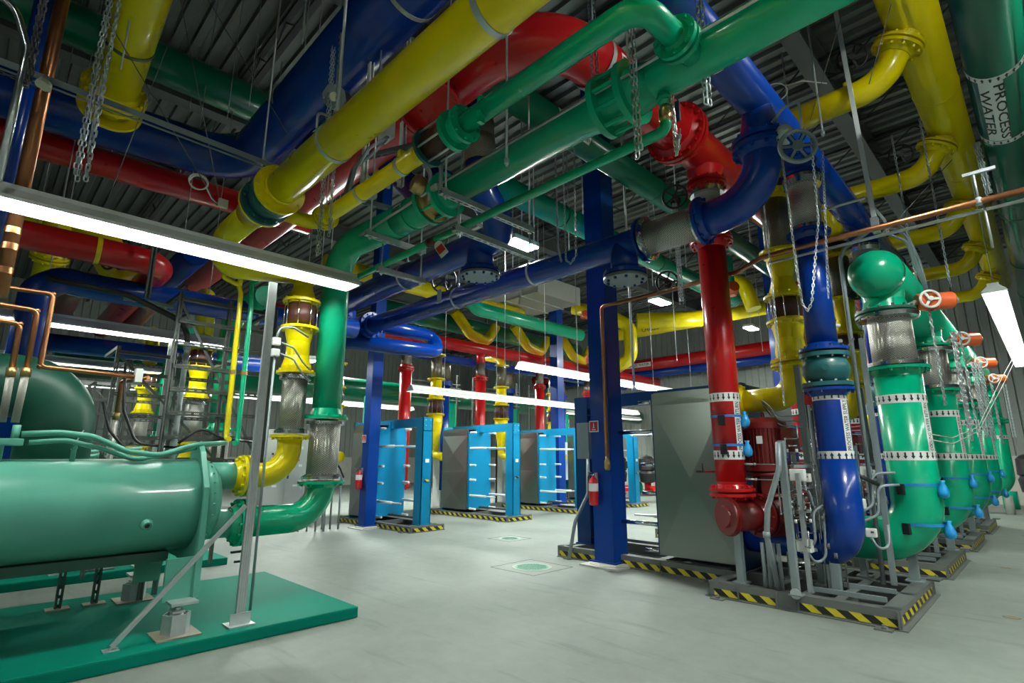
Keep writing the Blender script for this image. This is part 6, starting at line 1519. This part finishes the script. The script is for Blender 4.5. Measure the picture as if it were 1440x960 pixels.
# ------------------------------------------------------------------ left side small pipes and conduits
t = thing('small_yellow_pipe', 'thin yellow pipe standing beside the strut rack by the first chiller', 'pipe', (-6.2, 1.9, 1.8)); b = MB(); b.tube([(-5.95, 1.95, 3.72), (-6.2, 1.68, 3.46), (-6.2, 1.87, 3.40), (-6.2, 1.90, 3.30), (-6.2, 1.915, 1.72), (-6.05, 1.9, 1.70)], .026, [.03, .03, .0, .05], 14, 5); b.tube([(-6.2, 1.87, 3.40), (-6.2, 1.885, 3.50)], .030, seg=12); b.build('pipe', YELLOW, t)
b = MB(); b.lathe([(0, .034), (.04, .034)], (-6.2, 1.905, 2.40), Z, 14, caps=(False, False)); b.build('clamp', BRASS, t)
t = thing('small_green_pipe', 'thin green pipe standing beside the thin yellow one at the strut rack', 'pipe', (-6.2, 2.0, 1.8)); b = MB(); b.tube([(-5.8, 2.3, 3.66), (-6.2, 2.0, 3.45), (-6.2, 2.02, 3.2), (-6.2, 2.03, 1.66), (-6.02, 1.95, 1.66)], .026, [.03, .0, .05], 14, 5); b.build('pipe', GREEN, t)
b = MB(); b.lathe([(0, .034), (.04, .034)], (-6.2, 2.025, 2.40), Z, 14, caps=(False, False)); b.build('clamp', BRASS, t)
t = thing('conduit_box', 'white conduit box with two cables in front of the yellow chiller riser', 'junction box', (-5.6, 2.13, 2.7)); b = MB(); b.box((-5.63, 2.07, 2.66), (-5.57, 2.15, 2.74), .01); b.box((-5.63, 2.07, 2.54), (-5.57, 2.15, 2.62), .01); b.build('box', WHITE, t)
for dz in (0, -.12):
    b = MB(); b.tube([(-5.60, 2.15, 2.70+dz), (-5.6, 2.3, 2.66+dz), (-5.62, 2.42, 2.52+dz), (-5.62, 2.5, 2.45+dz)], .010, .08, 8, 6); b.build('cable', CONDUIT, t)
b = MB(); b.cyl((-5.60, 2.11, .10), (-5.60, 2.11, 2.55), .013, seg=10); b.tube([(-5.6, 2.11, 2.74), (-5.6, 2.14, 2.86), (-5.6, 2.28, 2.88), (-5.6, 2.45, 2.8)], .012, .08, 8, 6); b.build('conduit', CONDUIT, t)
t = thing('sweep_conduit', 'dark flexible conduit sweeping over and down into a grey conduit left of the strut rack', 'conduit', (-7.0, 1.6, 2.9)); b = MB(); b.tube([(-7.0, .3, 3.30), (-7.0, 1.0, 3.27), (-7.0, 1.6, 3.05), (-7.0, 1.63, 2.80)], .032, .3, 14, 8); b.build('flexible_part', BLACK, t)
b = MB(); b.cyl((-7.0, 1.63, .1), (-7.0, 1.63, 2.8), .028, seg=12); b.cyl((-7.0, 1.63, 2.74), (-7.0, 1.63, 2.82), .038, seg=12); b.build('rigid_part', GREYPAINT, t)
for i, L in enumerate(([(-6.9, 1.05, 2.5), (-6.9, 1.10, 2.0), (-6.9, 1.25, 1.66), (-6.8, 1.6, 1.62), (-6.6, 2.0, 1.72)], [(-7.2, .95, 2.1), (-7.2, 1.05, 1.8), (-7.1, 1.2, 1.6)], [(-6.5, 1.55, 1.66), (-6.5, 1.75, 1.84), (-6.45, 1.95, 1.72), (-6.4, 2.3, 1.68)])):
    t = thing('loose_cable', ['dark loose cable drooping from the white box behind the chiller hoses', 'short dark cable drooping at the strut uprights', 'dark cable arching just above the chiller hoses'][i], 'cable', L[0]); b = MB(); b.tube(L, .014, .14, 8, 6); b.build('cable', BLACK, t)
t = thing('copper_riser', 'short copper riser with braided hose behind the chiller hoses', 'pipe', (-7.6, 1.1, 1.6)); b = MB(); b.tube([(-7.3, 1.35, 2.42), (-7.6, 1.15, 2.38), (-7.6, 1.15, 2.0)], .024, .03, 12, 4); b.build('pipe', COPPER, t); b = MB(); b.cyl((-7.6, 1.15, 1.94), (-7.6, 1.15, 2.02), .036, seg=8); b.build('union', BRASS, t); b = MB(); b.cyl((-7.6, 1.15, .9), (-7.6, 1.15, 1.94), .03, seg=14); b.build('braided_hose', BRAID, t)
for k in range(2):
    for i, (y, lb) in enumerate(((.83, 'left'), (1.11, 'right'))):
        t = thing('slotted_leg', '%s slotted strut leg standing on the %s green pad under the shell' % (lb, ('first', 'second')[k]), 'strut', (-6.95-3.76*k, y, .10)); b = MB(); slotted(b, (-6.95-3.76*k, y, .11), (-6.95-3.76*k, y, .70), .05, X); b.build('post', DKSTEEL, t); b = MB(); b.box((-7.02-3.76*k, y-.09, .10), (-6.88-3.76*k, y+.09, .112)); b.build('base_plate', mat('worn_plate', (.35,.30,.24)), t)
t = thing('hanging_bracket', 'vertical strut hanger in front of the red corner pipe', 'hanger', (-7.2, 1.2, 3.3)); b = MB(); slotted(b, (-7.3, 1.22, 3.35), (-7.3, 1.22, 4.3), .05, X, False); slotted(b, (-7.3, 1.0, 3.3), (-7.3, 1.5, 3.3), .04, Z); b.build('strut', GREYPAINT, t)
# valve wheels overhead
handvalve((-6.55, 5.0, 4.30), (.55, -.83, 0), 'black hand wheel between the two dark blue cross pipes', .20)
handvalve((-2.98, 5.95, 4.80), (.4, -.9, -.1), 'black hand wheel below the red header flange', .15)
handvalve((-4.05, 7.6, 4.30), (.4, -.9, -.1), 'black hand wheel right of the blue blind flange', .17)
handvalve((-1.75, 9.0, 3.95), (.4, -.9, 0), 'black hand wheel between the blue riser and the green dome', .13)
handvalve((-8.6, .95, 4.08), (.6, -.8, -.1), 'black hand wheel above the bending blue pipe', .10)
handvalve((-2.4, 11.0, 5.2), (.4, -.9, 0), 'black hand wheel below the blue header on the second skid', .15)
t = thing('name_plate', 'small grey plate hanging under the black hand wheel of the cross pipes', 'plate', (-6.5, 4.85, 4.0)); b = MB(); b.box((-6.53, 4.86, 3.88), (-6.43, 4.87, 4.10)); b.build('plate', CONC, t)
# grey control box with conduit on the near exchanger post
t = thing('control_box', 'grey box with a bent conduit on the dark blue end post behind the tall column', 'junction box', (-5.5, 7.2, 1.8)); b = MB(); b.box((-5.60, 7.12, 1.50), (-5.36, 7.235, 2.08), .006); b.build('box', GREYPAINT, t); b = MB(); b.tube([(-5.40, 7.14, 1.50), (-5.40, 7.12, .95), (-5.50, 6.90, .55), (-5.52, 6.75, .0)], .028, .2, 12, 6); b.build('conduit', CONDUIT, t)
# strut tree on the right
t = thing('strut_tree', 'galvanised strut with side arm hanging right of the chain wheel', 'hanger', (-1.1, 6.9, 4.4)); b = MB(); slotted(b, (-1.16, 6.9, CEIL-.5), (-1.06, 6.9, 4.0), .042, X, False); b.build('upright', mat('bright_strut', (.66,.70,.70), .45, .3), t)
b = MB(); b.cyl((-1.70, 6.9, 4.45), (-1.12, 6.9, 4.45), .018, seg=12); b.tube([(-1.12, 6.9, 4.45), (-1.0, 7.1, 4.2), (-1.0, 7.2, 4.05)], .015, .05, 10); b.build('arm', STEEL, t)
b = MB(); b.box((-1.10, 6.86, 4.0), (-1.03, 6.94, 4.18)); b.build('bracket', GREYPAINT, t)
t = thing('flexible_hose', 'grey flexible hoses arching over the green header behind the dome', 'hose', (-1.1, 7.8, 4.2))
for i in range(3):
    b = MB(); b.tube([(-1.05-.03*i, 7.35, 4.12), (-1.0-.03*i, 7.55, 4.35-.08*i), (-.92, 7.85, 4.3-.08*i), (-.85-.03*i, 8.1, 3.9), (-.84, 8.2, 3.5)], .016, .2, 10, 8); b.build('hose', CONDUIT, t)
t = thing('copper_hanger', 'small strut hanger holding the long copper pipe over the walkway', 'hanger', (-.16, 6.36, 3.9)); b = MB(); b.cyl((-.16, 6.36, 3.89), (-.16, 6.36, 4.14), .012, seg=6); b.bar((-.24, 6.36, 4.15), (.0, 6.36, 4.15), .03, .03); b.cyl((-.13, 6.40, 3.84), (-.13, 6.40, 3.40), .010, seg=8); b.build('strut', STEEL, t)
b = MB(); b.lathe([(0, .02), (.02, .034), (.06, .034), (.08, .02)], (-.16, 6.36, 3.82), Z, 12); b.build('clamp', STEEL, t)
# far piping clutter: racks of thin tubes in the back
for k in range(3):
    t = thing('tube_rack', 'rack of thin horizontal tubes behind the %s light blue heat exchanger' % sn[k+1], 'rack', (-13.6, 10.2+FD*k, 3.0), 'tube racks')
    for i in range(5):
        b = MB(); b.cyl((-13.6, 8.9+FD*k, 3.35+.13*i), (-13.6, 11.2+FD*k, 3.35+.13*i), .018, seg=6); b.build('tube', GREYPAINT, t)
    for yy in (9.0, 10.1, 11.1):
        b = MB(); slotted(b, (-13.65, yy+FD*k, .05), (-13.65, yy+FD*k, 4.2), .05, X, False); b.build('upright', DKSTEEL, t)
t = thing('conduit_bank', 'bank of vertical grey conduits by the first light blue exchanger, left of the blue column', 'conduit', (-11.3, 5.6, 1))
for i in range(7):
    b = MB(); b.cyl((-11.6+.12*(i % 4), 5.2+.13*i, 0), (-11.6+.12*(i % 4), 5.2+.13*i, 1.1+.25*(i % 3)), .022, seg=8); b.build('conduit', GREYPAINT, t)
b = MB(); b.tube([(-11.3, 5.3, 1.5), (-11.2, 5.5, 1.7), (-11.1, 5.8, 1.3), (-11.3, 6.0, 1.1)], .02, .12, 8); b.build('cable', BLACK, t)

# thin rods and wires hanging in the dark under the roof
rnd = random.Random(21)
for i in range(26):
    x = rnd.uniform(-11.5, -6.0); y = rnd.uniform(.2, 4.5); z0 = rnd.uniform(4.2, 6.2)
    if abs(y-2.5) < .45 or abs(y-3.15) < .35: z0 = 6.7
    t = thing('roof_rod', 'thin dark rod hanging from the roof above the blue main', 'hanger rod', (x, y, z0), 'dark roof rods')
    b = MB(); b.cyl((x, y, z0), (x+rnd.uniform(-.05, .05), y, CEIL-.05), rnd.choice((.006, .008, .014)), seg=6); b.build('rod', STEEL, t)
for i in range(16):
    x = rnd.uniform(-9.0, -1.5); y = rnd.uniform(7.5, 13.0); z0 = rnd.uniform(5.6, 6.6)
    t = thing('roof_rod', 'thin rod hanging from the ribbed roof over the pump row', 'hanger rod', (x, y, z0), 'roof rods over the pump row')
    b = MB(); b.cyl((x, y, z0), (x, y, CEIL-.05), rnd.choice((.008, .010, .014)), seg=6); b.build('rod', STEEL, t)
# ------------------------------------------------------------------ a thing with a single piece needs no empty above it
for r in [o for o in SC.objects if o.type == 'EMPTY' and o.parent is None]:
    ch = list(r.children)
    if len(ch) == 1:
        c = ch[0]; nm = r.name; loc = V(r.location)
        props = {k: r[k] for k in ('label', 'category', 'group', 'kind') if k in r}
        c.parent = None; c.location = loc+V(c.location)
        bpy.data.objects.remove(r); c.name = nm
        for k, v in props.items(): c[k] = v
